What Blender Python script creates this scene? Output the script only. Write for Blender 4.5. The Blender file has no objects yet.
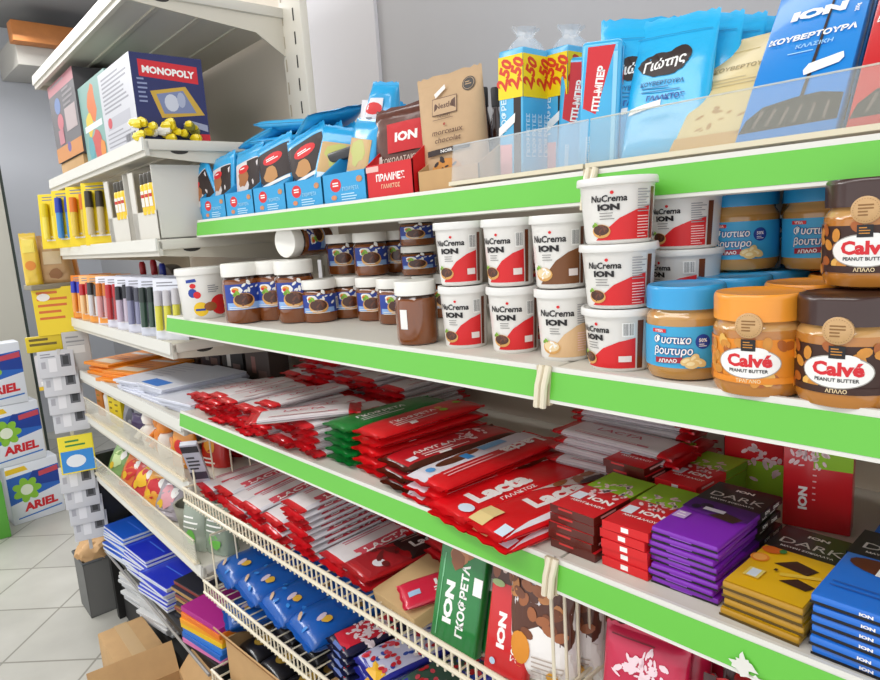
import bpy, bmesh, math, random
from math import sin, cos, pi, radians, atan2, hypot
from mathutils import Vector, Matrix, Euler
random.seed(7)
COL = bpy.context.scene.collection
H = 1.25                      # camera height above the floor; shelf heights below are metres above the floor

# ------------------------------------------------------------------ camera
FPX, YAW, PITCH, ROLL = 652.23, radians(-47.1257), radians(9.7749), radians(3.7988)
fw = Vector((sin(YAW)*cos(PITCH), cos(YAW)*cos(PITCH), -sin(PITCH)))
r0 = Vector((cos(YAW), -sin(YAW), 0)); d0 = fw.cross(r0)
rt = r0*cos(ROLL)+d0*sin(ROLL); dn = -r0*sin(ROLL)+d0*cos(ROLL)
cam_d = bpy.data.cameras.new('camera'); cam = bpy.data.objects.new('camera', cam_d); COL.objects.link(cam)
cam_d.sensor_width = 36; cam_d.lens = FPX/880*36; cam_d.clip_start = .02
cam.matrix_world = Matrix(((rt.x, -dn.x, -fw.x, 0), (rt.y, -dn.y, -fw.y, 0), (rt.z, -dn.z, -fw.z, H), (0, 0, 0, 1)))
bpy.context.scene.camera = cam
def ray(px, py): return rt*((px-440)/FPX)+dn*((py-340)/FPX)+fw
def atz(px, py, z):           # the point of the horizontal plane z that the photo shows at a pixel
    r = ray(px, py); return Vector((0, 0, H))+r*((z-H)/r.z)
def aty(px, py, y):
    r = ray(px, py); return Vector((0, 0, H))+r*(y/r.y)
def face(x, y, off=0): return atan2(-x, y)+radians(off)   # yaw that turns a front (-Y) towards the aisle viewer

# ------------------------------------------------------------------ materials
_M = {}
def lin(h):
    h = h.lstrip('#'); v = [int(h[i:i+2], 16)/255 for i in (0, 2, 4)]
    return [(c/12.92 if c <= .04045 else ((c+.055)/1.055)**2.4) for c in v]
def C(h, rough=.4, coat=0., var=0., scale=40., metal=0., bump=0.):
    k = (h, rough, coat, var, scale, metal, bump)
    if k in _M: return _M[k]
    m = bpy.data.materials.new('colour_'+h.strip('#')); m.use_nodes = True
    nt = m.node_tree; b = nt.nodes['Principled BSDF']
    c = lin(h); b.inputs['Base Color'].default_value = (*c, 1); b.inputs['Roughness'].default_value = rough
    b.inputs['Metallic'].default_value = metal
    if coat: b.inputs['Coat Weight'].default_value = coat; b.inputs['Coat Roughness'].default_value = .08
    if var or bump:
        tc = nt.nodes.new('ShaderNodeTexCoord'); n = nt.nodes.new('ShaderNodeTexNoise')
        n.inputs['Scale'].default_value = scale; n.inputs['Detail'].default_value = 4
        nt.links.new(tc.outputs['Object'], n.inputs['Vector'])
        if var:
            mx = nt.nodes.new('ShaderNodeMixRGB')
            mx.inputs[1].default_value = (*[x*(1-var) for x in c], 1); mx.inputs[2].default_value = (*[min(1, x*(1+var)) for x in c], 1)
            nt.links.new(n.outputs['Fac'], mx.inputs[0]); nt.links.new(mx.outputs[0], b.inputs['Base Color'])
        if bump:
            bp = nt.nodes.new('ShaderNodeBump'); bp.inputs['Strength'].default_value = bump; bp.inputs['Distance'].default_value = .004
            nt.links.new(n.outputs['Fac'], bp.inputs['Height']); nt.links.new(bp.outputs[0], b.inputs['Normal'])
    _M[k] = m; return m
def F(h): return C(h, .3, .35, .1, 30, 0, .35)       # crinkled glossy film
def P(h): return C(h, .45)                            # printed ink / card
def clear(h, fac=.25, rough=.15):
    k = ('clear', h, fac)
    if k in _M: return _M[k]
    m = bpy.data.materials.new('clear_plastic_'+h.strip('#')); m.use_nodes = True; nt = m.node_tree
    b = nt.nodes['Principled BSDF']; b.inputs['Base Color'].default_value = (*lin(h), 1); b.inputs['Roughness'].default_value = rough
    t = nt.nodes.new('ShaderNodeBsdfTransparent'); mx = nt.nodes.new('ShaderNodeMixShader'); mx.inputs[0].default_value = fac
    out = nt.nodes['Material Output']
    nt.links.new(t.outputs[0], mx.inputs[1]); nt.links.new(b.outputs[0], mx.inputs[2]); nt.links.new(mx.outputs[0], out.inputs['Surface'])
    _M[k] = m; return m
WHITE = C('#d0cbbf', .45, 0, .05, 6); STEEL = C('#cfc8b8', .5, 0, .06, 5); GREEN = C('#66c03e', .4, .2)
LIPW = C('#dfddd4', .4); BACK = C('#b3a593', .6, 0, .05, 3); HOLE = C('#3a3632', .8); WIRE = C('#e3d8bf', .4, .2)
CARD = C('#c39c6b', .8, 0, .12, 25); CARDIN = C('#a5743f', .85, 0, .1, 20); BLACK = C('#141414', .5)

# ------------------------------------------------------------------ mesh collector
class MB:
    def __init__(s): s.v = []; s.f = []; s.m = []; s.sm = []; s.mats = []
    def mi(s, m):
        if m not in s.mats: s.mats.append(m)
        return s.mats.index(m)
    def face(s, pts, m, smooth=False):
        b = len(s.v); s.v += [tuple(p) for p in pts]; s.f.append(list(range(b, b+len(pts)))); s.m.append(s.mi(m)); s.sm.append(smooth)
    def grid(s, rows, matfn, smooth=True, close=False):
        # rows: list of equal-length point lists; matfn(i, j) gives the face material
        b = len(s.v); n = len(rows[0])
        for r in rows: s.v += [tuple(p) for p in r]
        for i in range(len(rows)-1):
            for j in range(n if close else n-1):
                k = (j+1) % n
                s.f.append([b+i*n+j, b+i*n+k, b+(i+1)*n+k, b+(i+1)*n+j]); s.m.append(s.mi(matfn(i, j) if callable(matfn) else matfn)); s.sm.append(smooth)
    def box(s, lo, hi, m, bev=0., seg=2, mfn=None, xf=None):
        bm = bmesh.new(); bmesh.ops.create_cube(bm, size=1)
        d = [hi[i]-lo[i] for i in range(3)]
        for v in bm.verts: v.co = Vector([(lo[i]+hi[i])/2+v.co[i]*d[i] for i in range(3)])
        if bev: bmesh.ops.bevel(bm, geom=bm.edges[:], offset=min(bev, min(d)*.45), segments=seg, profile=.5, affect='EDGES')
        bm.normal_update(); b = len(s.v)
        for i, v in enumerate(bm.verts): v.index = i; s.v.append(tuple(xf @ v.co if xf else v.co))
        for f in bm.faces:
            s.f.append([b+v.index for v in f.verts]); s.m.append(s.mi(mfn(f.normal, f.calc_center_median()) if mfn else m)); s.sm.append(bev > 0)
        bm.free()
    def lathe(s, prof, matfn, n=32, c=(0, 0, 0), cap=True):
        rows = [[(c[0]+r*cos(2*pi*j/n), c[1]+r*sin(2*pi*j/n), c[2]+z) for j in range(n)] for r, z in prof]
        s.grid(rows, (lambda i, j: matfn(i)) if callable(matfn) else matfn, True, True)
    def tube(s, pts, r, m, n=6):
        pts = [Vector(p) for p in pts]; rows = []
        for i, p in enumerate(pts):
            d = (pts[min(i+1, len(pts)-1)]-pts[max(i-1, 0)]).normalized()
            a = Vector((0, 0, 1)) if abs(d.z) < .9 else Vector((1, 0, 0))
            u = d.cross(a).normalized(); w = d.cross(u)
            rows.append([p+u*(r*cos(2*pi*k/n))+w*(r*sin(2*pi*k/n)) for k in range(n)])
        s.grid(rows, m, True, True); s.face(rows[0][::-1], m); s.face(rows[-1], m)
    def prism(s, poly, axis, a, b, m):
        # polygon given in the two other axes, extruded from a to b along the axis
        def put(p, t):
            q = list(p); q.insert(axis, t); return q
        lo = [put(p, a) for p in poly]; hi = [put(p, b) for p in poly]
        s.face(lo[::-1], m); s.face(hi, m)
        for i in range(len(poly)):
            j = (i+1) % len(poly); s.face([lo[i], lo[j], hi[j], hi[i]], m)
    def mesh(s, name, ang=40):
        me = bpy.data.meshes.new(name); me.from_pydata(s.v, [], s.f)
        for m in s.mats: me.materials.append(m)
        me.polygons.foreach_set('material_index', s.m); me.polygons.foreach_set('use_smooth', s.sm)
        me.validate(); me.update(); me.set_sharp_from_angle(angle=radians(ang)); return me

# ------------------------------------------------------------------ printed artwork
_T = {}
def text_tris(t, bold, res=2):
    k = (t, bold)
    if k in _T: return _T[k]
    c = bpy.data.curves.new('lettering', 'FONT'); c.body = t; c.offset = bold; c.resolution_u = res; c.fill_mode = 'FRONT'; c.size = 1
    o = bpy.data.objects.new('lettering', c); COL.objects.link(o); bpy.context.view_layer.update()
    me = bpy.data.meshes.new_from_object(o.evaluated_get(bpy.context.evaluated_depsgraph_get()))
    vs = [v.co.xy.copy() for v in me.vertices]; tr = []
    for p in me.polygons:
        q = [vs[i] for i in p.vertices]
        for i in range(1, len(q)-1): tr.append((q[0], q[i], q[i+1]))
    x1 = max([v.x for v in vs], default=1); x0 = min([v.x for v in vs], default=0)
    bpy.data.objects.remove(o); bpy.data.curves.remove(c); bpy.data.meshes.remove(me)
    _T[k] = (tr, x0, x1); return _T[k]
class Art:
    def __init__(s, w=1, h=1): s.t = []; s.w = w; s.h = h; s.l = 1
    def tri(s, a, b, c, m): s.t.append(((a[0], a[1]), (b[0], b[1]), (c[0], c[1]), s.l, m))
    def poly(s, pts, m):
        # fan around the centroid: fine for the convex and star shapes used here
        cx = sum(p[0] for p in pts)/len(pts); cy = sum(p[1] for p in pts)/len(pts)
        for i in range(len(pts)): s.tri((cx, cy), pts[i], pts[(i+1) % len(pts)], m)
        s.l += 1; return s
    def rect(s, x0, y0, x1, y1, m):
        s.tri((x0, y0), (x1, y0), (x1, y1), m); s.tri((x0, y0), (x1, y1), (x0, y1), m); s.l += 1; return s
    def ell(s, cx, cy, rx, ry, m, n=20, rot=0):
        c, d = cos(rot), sin(rot)
        return s.poly([(cx+rx*cos(a)*c-ry*sin(a)*d, cy+rx*cos(a)*d+ry*sin(a)*c) for a in [2*pi*i/n for i in range(n)]], m)
    def blob(s, cx, cy, r, m, n=18, j=.35, seed=1, ry=None):
        g = random.Random(seed); ry = ry or r
        return s.poly([(cx+r*k*cos(a), cy+ry*k*sin(a)) for a, k in [(2*pi*i/n, 1-j*g.random()) for i in range(n)]], m)
    def splash(s, cx, cy, r, m, k=14, seed=1, dot=.16):
        g = random.Random(seed)
        for i in range(k):
            a = g.random()*2*pi; q = r*g.random()**.5
            s.ell(cx+q*cos(a), cy+q*sin(a), r*dot*(.6+g.random()), r*dot*.5*(.6+g.random()), m, 7, g.random()*3); s.l -= 1
        s.l += 1; return s
    def txt(s, t, x, y, size, m, bold=0., shear=0., xs=1., al='C', rot=0.):
        tr, x0, x1 = text_tris(t, bold); w = (x1-x0)*size*xs
        ox = -w/2 if al == 'C' else (-w if al == 'R' else 0); c, d = cos(rot), sin(rot)
        def q(p):
            u = (p.x-x0)*size*xs+ox+shear*p.y*size; v = p.y*size
            return (x+u*c-v*d, y+u*d+v*c)
        for a, b, e in tr: s.tri(q(a), q(b), q(e), m)
        s.l += 1; return s
    def lines(s, x0, y, x1, n, dy, th, m, seed=1):
        g = random.Random(seed)
        for i in range(n): s.rect(x0, y-i*dy, x0+(x1-x0)*(.6+.4*g.random()), y-i*dy+th, m); s.l -= 1
        s.l += 1; return s
    def bars(s, x0, y0, x1, y1, m, n=12, seed=3):
        g = random.Random(seed); x = x0; st = (x1-x0)/n
        for i in range(n): s.rect(x, y0, x+st*(.25+.5*g.random()), y1, m); s.l -= 1; x += st
        s.l += 1; return s
    def emit(s, mb, fn, du=None, step=.00012):
        def rec(a, b, c, l, m, d):
            if du and d < 7:
                e = [(abs(a[0]-b[0])+abs(a[1]-b[1])*.25, 0), (abs(b[0]-c[0])+abs(b[1]-c[1])*.25, 1), (abs(c[0]-a[0])+abs(c[1]-a[1])*.25, 2)]
                w, i = max(e)
                if w > du:
                    a, b, c = (a, b, c) if i == 0 else ((b, c, a) if i == 1 else (c, a, b))
                    q = ((a[0]+b[0])/2, (a[1]+b[1])/2); rec(a, q, c, l, m, d+1); rec(q, b, c, l, m, d+1); return
            mb.face([fn(p[0], p[1], l*step) for p in (a, b, c)], m)
        for a, b, c, l, m in s.t: rec(a, b, c, l, m, 0)
def on_front(x0, y, z0): return lambda u, v, l: (x0+u, y-l, z0+v)           # upright face looking to -Y
def on_right(x, y0, z0): return lambda u, v, l: (x+l, y0+u, z0+v)           # upright face looking to +X
def on_left(x, y1, z0): return lambda u, v, l: (x-l, y1-u, z0+v)
def on_top(x0, y0, z): return lambda u, v, l: (x0+u, y0+v, z+l)
def on_cyl(r, z0, r1=None, h=1):                                            # u = arc from the front, v = height
    return lambda u, v, l: ((r+((r1 or r)-r)*v/h+l)*sin(u/r), -(r+((r1 or r)-r)*v/h+l)*cos(u/r), z0+v)

# ------------------------------------------------------------------ things, parts and copies
class Tm:
    """A kind of thing: root mesh (or None) and its parts [(name, mesh, label, subparts)]"""
    def __init__(s, root=None, parts=()): s.root = root; s.parts = list(parts)
def inst(t, name, loc, rot=(0, 0, 0), label='', cat='', group=None, scale=1.):
    o = bpy.data.objects.new(name, t.root); COL.objects.link(o)
    o.location = loc; o.rotation_euler = rot if not isinstance(rot, (int, float)) else (0, 0, rot)
    if scale != 1: o.scale = (scale,)*3 if isinstance(scale, (int, float)) else scale
    o['label'] = label; o['category'] = cat
    if group: o['group'] = group
    def add(parts, par):
        for q in parts:
            c = bpy.data.objects.new(q[0], q[1]); COL.objects.link(c); c.parent = par
            if len(q) > 2 and q[2]: c['label'] = q[2]
            if len(q) > 3: add(q[3], c)
    add(t.parts, o); return o
def struct(name, mb):
    o = bpy.data.objects.new(name, mb.mesh(name)); COL.objects.link(o); o['kind'] = 'structure'; return o
ORD = ['topmost', 'second from top', 'third from top', 'fourth from top', 'fifth from top', 'sixth from top', 'seventh from top', 'eighth from top', 'ninth from top', 'tenth from top', 'eleventh from top', 'twelfth from top']
NTH = ['first', 'second', 'third', 'fourth', 'fifth', 'sixth', 'seventh', 'eighth', 'ninth', 'tenth', 'eleventh', 'twelfth', 'thirteenth', 'fourteenth']
def stack(t, name, n, T, loc, rot, desc, where, cat, group, jit=.003, jrot=2., first=None, tilt=0., lean=(0, 0)):
    x, y, z = loc
    for i in range(n):
        k = n-1-i
        tt = first if (first is not None and k == 0) else t
        inst(tt, name, (x+random.uniform(-jit, jit)+lean[0]*i, y+random.uniform(-jit, jit)+lean[1]*i, z+i*(T+.0004)),
             (0, radians(tilt), rot+radians(random.uniform(-jrot, jrot))), f'{desc}, {ORD[k]} {where}', cat, group)

# ------------------------------------------------------------------ packaging shapes
def pillow(L, W, T, fin, colfn, art=None, name='wrapper', seed=0, nx=12, sag=0.):
    """flow-wrapped pack lying flat: length on X, crimped fins at both ends"""
    g = random.Random(seed); mb = MB(); Lc = L-2*fin
    def hz(x, y):
        xn = abs(x)/(Lc/2); yn = min(1, abs(y)/(W/2))
        if xn >= 1: return .0004
        return max(.0004, T/2*(1-xn**7)**.5*(1-yn**6)**.45)
    xs = [-L/2, -L/2+fin*.5]+[-Lc/2*k for k in (1, .985, .95, .87)]+[-Lc/2*.7+Lc*.7*i/nx for i in range(nx+1)]+[Lc/2*k for k in (.87, .95, .985, 1)]+[L/2-fin*.5, L/2]
    ys = [W/2*k for k in (-1, -.985, -.93, -.75, -.4, 0, .4, .75, .93, .985, 1)]
    for sgn in (1, -1):
        rows = []
        for i, x in enumerate(xs):
            row = []
            for j, y in enumerate(ys):
                infin = abs(x) > Lc/2-.0001
                z = T/2+sgn*hz(x, y)+(g.uniform(-1, 1)*T*.035 if not infin and abs(y) < W*.45 else 0)
                if infin: z += .0011*sin(j*2.2+i)+sgn*.0003
                xx = x+(.0012*(-1)**j if i in (0, len(xs)-1) else 0)
                row.append((xx, y*(1 if not infin else .97), z-sag*(abs(x)/(L/2))**2))
            rows.append(row if sgn > 0 else row[::-1])
        n = len(ys)
        def mf(i, j, sgn=sgn):
            jj = j if sgn > 0 else n-2-j
            return colfn((xs[i]+xs[i+1])/2/L+.5, (ys[jj]+ys[jj+1])/2/W+.5, sgn)
        mb.grid(rows, mf, True)
    if art: art.emit(mb, lambda u, v, l: (u-L/2, v-W/2, T/2+hz(u-L/2, v-W/2)+T*.03+l*1.5), du=L/9)
    return mb.mesh(name)
def slab(L, W, T, base, name='wrapper', top=None, front=None, right=None, left=None, bev=.0018):
    """flat boxed or folded pack, L along X, W along Y, lying on z=0"""
    mb = MB(); mb.box((-L/2, -W/2, 0), (L/2, W/2, T), base, min(bev, T*.35))
    if top: top.emit(mb, on_top(-L/2, -W/2, T))
    if front: front.emit(mb, on_front(-L/2, -W/2, 0))
    if right: right.emit(mb, on_right(L/2, -W/2, 0))
    if left: left.emit(mb, on_left(-L/2, W/2, 0))
    return mb.mesh(name)
FLATPK = [(0, .03), (.03, .03), (.06, .45), (.14, .9), (.3, 1), (.7, 1), (.86, .9), (.94, .45), (.97, .03), (1, .03)]
STANDUP = [(0, .85), (.03, 1), (.2, 1), (.5, .85), (.75, .55), (.9, .15), (.93, .03), (1, .03)]
def bag(W, Hh, T, colfn, art=None, prof=STANDUP, name='pouch', seed=0, pinch=0., wob=.05, back=None):
    """upright pack, front to -Y, standing on z=0"""
    g = random.Random(seed); mb = MB(); n = 28
    def tz(f):
        for (a, b), (c, d) in zip(prof, prof[1:]):
            if f <= c: return T/2*(b+(d-b)*(f-a)/(c-a))
        return T/2*prof[-1][1]
    zs = sorted(set([p[0] for p in prof]+[i/12 for i in range(13)]))
    wz = lambda f: W/2*(1-pinch*f)
    rows = []
    for f in zs:
        t = tz(f); row = []
        for k in range(n):
            a = 2*pi*k/n; c, s = cos(a), sin(a)
            row.append((wz(f)*math.copysign(abs(c)**.5, c), t*math.copysign(abs(s), s)*(1+(g.uniform(-wob, wob) if t > T*.2 else 0)), f*Hh+(.0012*(-1)**k if f == 1 else 0)))
        rows.append(row)
    mb.grid(rows, lambda i, j: colfn((zs[i]+zs[i+1])/2, 1 if j >= n//2 else -1), True, True)
    mb.face(rows[0][::-1], colfn(0, 1)); mb.face(rows[-1], colfn(1, 1))
    def fy(u, v):
        f = min(1, max(0, v/Hh)); x = min(1, abs(u-W/2)/wz(f)); return tz(f)*max(0, 1-x**4)**.5
    if art: art.emit(mb, lambda u, v, l: (u-W/2, -fy(u, v)-T*.03-l*1.5, v), du=W/7)
    return mb.mesh(name)
def tray_mesh(W, D, hf, hb, m, inner, art=None, name='tray'):
    """open cardboard display tray: low front, sides rising to the back"""
    mb = MB(); t = .0015
    mb.box((-W/2, -D/2, 0), (W/2, D/2, t), inner)
    mb.box((-W/2, -D/2, 0), (W/2, -D/2+t, hf), m); mb.box((-W/2, D/2-t, 0), (W/2, D/2, hb), m)
    for x in (-W/2, W/2-t): mb.prism([(-D/2, 0), (D/2, 0), (D/2, hb), (-D/2+D*.25, hb*.9), (-D/2, hf)], 0, x, x+t, m)
    if art: art.emit(mb, on_front(-W/2, -D/2, 0))
    return mb.mesh(name)

# ------------------------------------------------------------------ the room
def room():
    m = bpy.data.materials.new('floor_tiles'); m.use_nodes = True; nt = m.node_tree; b = nt.nodes['Principled BSDF']
    tc = nt.nodes.new('ShaderNodeTexCoord'); mp = nt.nodes.new('ShaderNodeMapping'); br = nt.nodes.new('ShaderNodeTexBrick'); nz = nt.nodes.new('ShaderNodeTexNoise')
    mp.inputs['Location'].default_value = (TILE0[0], TILE0[1], 0); mp.inputs['Rotation'].default_value = (0, 0, radians(TILE0[2]))
    br.offset = 0; br.squash = 1; br.inputs['Scale'].default_value = 1; br.inputs['Brick Width'].default_value = TILE; br.inputs['Row Height'].default_value = TILE
    br.inputs['Mortar Size'].default_value = .004; br.inputs['Mortar Smooth'].default_value = .2
    br.inputs['Color1'].default_value = (*lin('#bfbdb4'), 1); br.inputs['Color2'].default_value = (*lin('#b8b6ad'), 1); br.inputs['Mortar'].default_value = (*lin('#8d8a80'), 1)
    nz.inputs['Scale'].default_value = 5; nz.inputs['Detail'].default_value = 5
    mx = nt.nodes.new('ShaderNodeMixRGB'); mx.blend_type = 'OVERLAY'; mx.inputs[0].default_value = .22
    nt.links.new(tc.outputs['Object'], mp.inputs[0]); nt.links.new(mp.outputs[0], br.inputs['Vector']); nt.links.new(tc.outputs['Object'], nz.inputs['Vector'])
    nt.links.new(br.outputs['Color'], mx.inputs[1]); nt.links.new(nz.outputs['Fac'], mx.inputs[2]); nt.links.new(mx.outputs[0], b.inputs['Base Color']); b.inputs['Roughness'].default_value = .32
    mb = MB(); mb.box((-5.3, -2.6, -.05), (1.6, 1.6, 0), m); struct('floor', mb)
    wl = C('#b5b5b9', .85, 0, .04, 2); 
    mb = MB(); mb.box((-5.3, 1.5, 0), (1.6, 1.6, H+1.47), C('#b4b4b7', .85, 0, .04, 2)); struct('wall_back', mb)
    mb = MB(); mb.box((-5.3, -2.6, 0), (-5.2, 1.5, H+1.47), C('#c4c7ce', .85, 0, .03, 2)); struct('wall_left', mb)
    mb = MB(); mb.box((-5.3, -2.6, H+1.47), (1.6, 1.6, H+1.55), C('#8c8c8e', .9)); struct('ceiling', mb)
    mb = MB(); a, c = aty(305, 60, 1.42), aty(357, 60, 1.42); mb.box((a.x-.3, 1.485, 0), (c.x+.03, 1.4995, H+1.46), C('#cfced2', .85, 0, .03, 2)); struct('trim_1', mb)
TILE0 = (0, 0, 45); TILE = .30
room()

# ------------------------------------------------------------------ the shelving
A_L = radians(-2.3); PX, PY = -1.392, .513                 # the left unit stands turned by 2.3 degrees
def LU(s, d, z): return Vector((PX-s*cos(A_L)-d*sin(A_L), PY-s*sin(A_L)+d*cos(A_L), H+z))   # s metres left of the joint, d behind its front
def bracket(x, yf, yb, z, sgn, name='bracket'):
    mb = MB(); t = .004
    poly = [(yf+.004, z-.004), (yb, z-.004), (yb, z-.105), (yb-.03, z-.105), (yb-.10, z-.06), (yf+.05, z-.038), (yf+.012, z-.034)]
    mb.prism(poly, 0, x, x+t, STEEL)
    for q in (yf+.075,):
        pts = [(q+.019*cos(a), z-.022+.007*sin(a)) for a in [2*pi*i/14 for i in range(14)]]
        for xx, dr in ((x-.0004, -1), (x+t+.0004, 1)):
            f = [(xx, p[0], p[1]) for p in pts]; mb.face(f if dr > 0 else f[::-1], HOLE)
    return mb.mesh(name)
def shelf(x0, x1, yf, yb, z, label, green=True, loc=(0, 0, H), rot=0, lip=.036, clip=None, tilt=.006):
    mb = MB(); mb.box((x0, yf+.003, z-.022), (x1, yb, z), WHITE, .003)
    mb.box((x0, yf+.003, z-.034), (x1, yf+.012, z-.004), WHITE)
    for k in range(3): mb.box((x0+.03, yf+.08+.1*k, z-.026), (x1-.03, yf+.09+.1*k, z-.0215), STEEL)
    parts = [('tray', mb.mesh('tray')), ('bracket', bracket(x0+.006, yf, yb, z, -1)), ('bracket', bracket(x1-.010, yf, yb, z, 1))]
    s = MB(); h = lip
    def strip(a, b, m, off):     # a sloped band of the price channel
        ya, yb_ = yf-tilt*(1-a/h)-off, yf-tilt*(1-b/h)-off
        s.face([(x0+.001, yb_, z+.003-h+b), (x0+.001, ya, z+.003-h+a), (x1-.001, ya, z+.003-h+a), (x1-.001, yb_, z+.003-h+b)][::-1] if 0 else [(x0+.001, ya, z+.003-h+a), (x1-.001, ya, z+.003-h+a), (x1-.001, yb_, z+.003-h+b), (x0+.001, yb_, z+.003-h+b)], m)
    s.prism([(yf-tilt, z+.003-h), (yf+.004, z+.003-h), (yf+.004, z+.003), (yf, z+.003)], 0, x0+.001, x1-.001, LIPW)
    if green: strip(h*.10, h*.86, GREEN, .0006)
    parts.append(('price_strip' if green else 'shelf_lip', s.mesh('price_strip'), 'bright green price strip with white edges' if green else None))
    t = Tm(None, parts)
    if clip is not None:
        c = MB(); c.tube([(clip-.004, yf-.003, z+.004), (clip-.005, yf-.010, z-.015), (clip-.008, yf-.010, z-h-.002)], .0035, WIRE, 8)
        c.tube([(clip+.004, yf-.003, z+.004), (clip+.003, yf-.010, z-.015), (clip+.000, yf-.010, z-h-.002)], .0035, WIRE, 8)
        c.box((clip-.009, yf-.006, z-h), (clip+.006, yf-.001, z+.004), C('#c9bb9d', .6)); t.parts.append(('joint_clip', c.mesh('joint_clip'), 'beige plastic clip over the shelf joint'))
    return inst(t, 'store_shelf', loc, rot, label, 'shelf', None)
S1, S2, S3 = .046, -.147, -.355
XL, XJ, XR = -1.39, -.397, .62
shelf(XL, XJ-.001, .604, .9, S1, 'white metal shelf with green strip carrying the blue display boxes', clip=XJ)
shelf(XJ+.001, XR, .604, .9, S1, 'white metal shelf with green strip under the large baking chocolates')
shelf(XL, XJ-.001, .513, .9, S2, 'white metal shelf with green strip under the hazelnut spread jars', clip=XJ)
shelf(XJ+.001, XR, .513, .9, S2, 'white metal shelf with green strip under the peanut butter jars')
shelf(XL, XJ-.001, .513, .9, S3, 'white metal shelf with green strip under the red and white milk bars', clip=XJ)
# the green strip of the right-hand bar shelf is torn in one place
shelf(XJ+.001, XR, .513, .9, S3, 'white metal shelf with torn green strip under the dark chocolate stacks')
tp = MB(); Art().blob(.0, .0, .014, LIPW, 22, .6, 5, ry=.011).blob(.012, -.008, .010, LIPW, 14, .7, 9, ry=.004).emit(tp, lambda u, v, l: (u, .5065-l-.0005-.16*(-(v)), v))
o = inst(Tm(tp.mesh('torn_patch')), 'torn_price_sticker', (atz(752, 655, H+S3-.022).x, 0, H+S3-.022), 0, 'torn white sticker remnant on the green strip below the purple bars', 'sticker')
for z, lb in ((.516, 'top white shelf of the left bay, empty seen from below'), (.216, 'white shelf of the left bay holding the board games'), (.013, 'white shelf of the left bay holding cartons of glue sticks'),
              (-.207, 'white shelf of the left bay holding the pen packs'), (-.378, 'white shelf of the left bay holding orange and white paper packs'), (-.522, 'white shelf of the left bay with clear front fence and small toys'), (-.722, 'white shelf of the left bay with clear front fence and party favours')):
    shelf(-.9, -.004, 0, .38, z, lb, False, (PX, PY, H), A_L, lip=.026, tilt=.002)
# uprights, back panels and base of the gondola
def upright(x, z1, y=.9012, w=.062, z0=0, name='upright'):
    mb = MB()
    mb.box((x-w/2, y, z0), (x+w/2, y+.02, z1), C('#dcd6c8', .5, 0, .07, 8), .003)
    z = z0+.1 if z0 == 0 else z0+.03
    while z < z1-.05:
        for dx in (-.019-(w-.062)*.6, .012): mb.face([(x+dx, y-.0006, z), (x+dx+.005, y-.0006, z), (x+dx+.005, y-.0006, z+.027), (x+dx, y-.0006, z+.027)], HOLE if dx > 0 else C('#b3a68f', .7))
        z += .05
    return mb.mesh(name)
fr = MB(); fr.box((XL, .952, .08), (XR, .962, H+S1+.02), BACK)
ba = MB(); ba.box((XL+.03, .54, 0), (XR, .95, .1), C('#4a4640', .6))
inst(Tm(None, [('back_panel', fr.mesh('back_panel')), ('base', ba.mesh('base')), ('upright', upright(-1.355, H+S1)), ('upright', upright(-1.355, H+.95, .862, .088, H+S1+.002)), ('upright', upright(XJ, H+S1+.03)), ('upright', upright(XR, H+S1+.03))]),
     'gondola_frame', (0, 0, 0), 0, 'beige steel shop shelving frame with slotted upright behind the chocolates', 'shelving')
fr = MB(); fr.box((-.9, .395, .08), (-.062, .41, H+.95), C('#ded3c2', .6, 0, .05, 3))
ep = MB(); ep.box((-.93, .0, .0), (-.903, .38, H-.66), BLACK); bs = MB(); bs.box((-.9, .02, 0), (-.01, .37, .13), C('#1b1a19', .6))
up = MB(); up.box((-.935, .383, 0), (-.905, .42, H+.95), STEEL)
inst(Tm(None, [('back_panel', fr.mesh('back_panel')), ('end_panel', ep.mesh('end_panel'), 'black end panel'), ('base', bs.mesh('base'), 'black base deck'), ('upright', up.mesh('upright'))]),
     'gondola_frame', (PX, PY, 0), A_L, 'shop shelving frame of the left bay with black lower end panel', 'shelving')
# clear fences
def fence(x0, x1, h, label, loc, rot, lean=0., rim=WIRE, tint='#e9e4d2', fac=.40):
    mb = MB(); mb.box((x0, -.0012, .004), (x1, .0012, h), clear(tint, fac))
    b = MB(); b.box((x0, -.006, 0), (x1, .006, .005), rim)
    r = MB(); r.tube([(x0, 0, h), (x1, 0, h)], .0022 if rim is WIRE else .0009, rim if rim is WIRE else clear(tint, .55))
    inst(Tm(None, [('clear_panel', mb.mesh('clear_panel'), 'clear plastic panel'), ('foot_rail', b.mesh('foot_rail')), ('top_rim', r.mesh('top_rim'))]), 'shelf_fence', loc, (lean, 0, rot), label, 'shelf fence')
RIM2 = C('#d9cfb4', .4)
fence(-.617, -.412, .052, 'clear plastic riser in front of the kraft pouch and wafer packs', (0, .612, H+S1+.005), 0, radians(-8), RIM2, '#dfe3e4', .26)
fence(-.409, .6, .052, 'clear plastic riser in front of the large baking chocolate bars', (0, .612, H+S1+.005), 0, radians(-8), RIM2, '#dfe0d4', .17)
fence(-.89, -.02, .058, 'clear front fence with cream rim on the small toys shelf', LU(0, -.002, -.519), A_L)
fence(-.89, -.02, .058, 'clear front fence with cream rim on the party favour shelf', LU(0, -.002, -.719), A_L)
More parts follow.
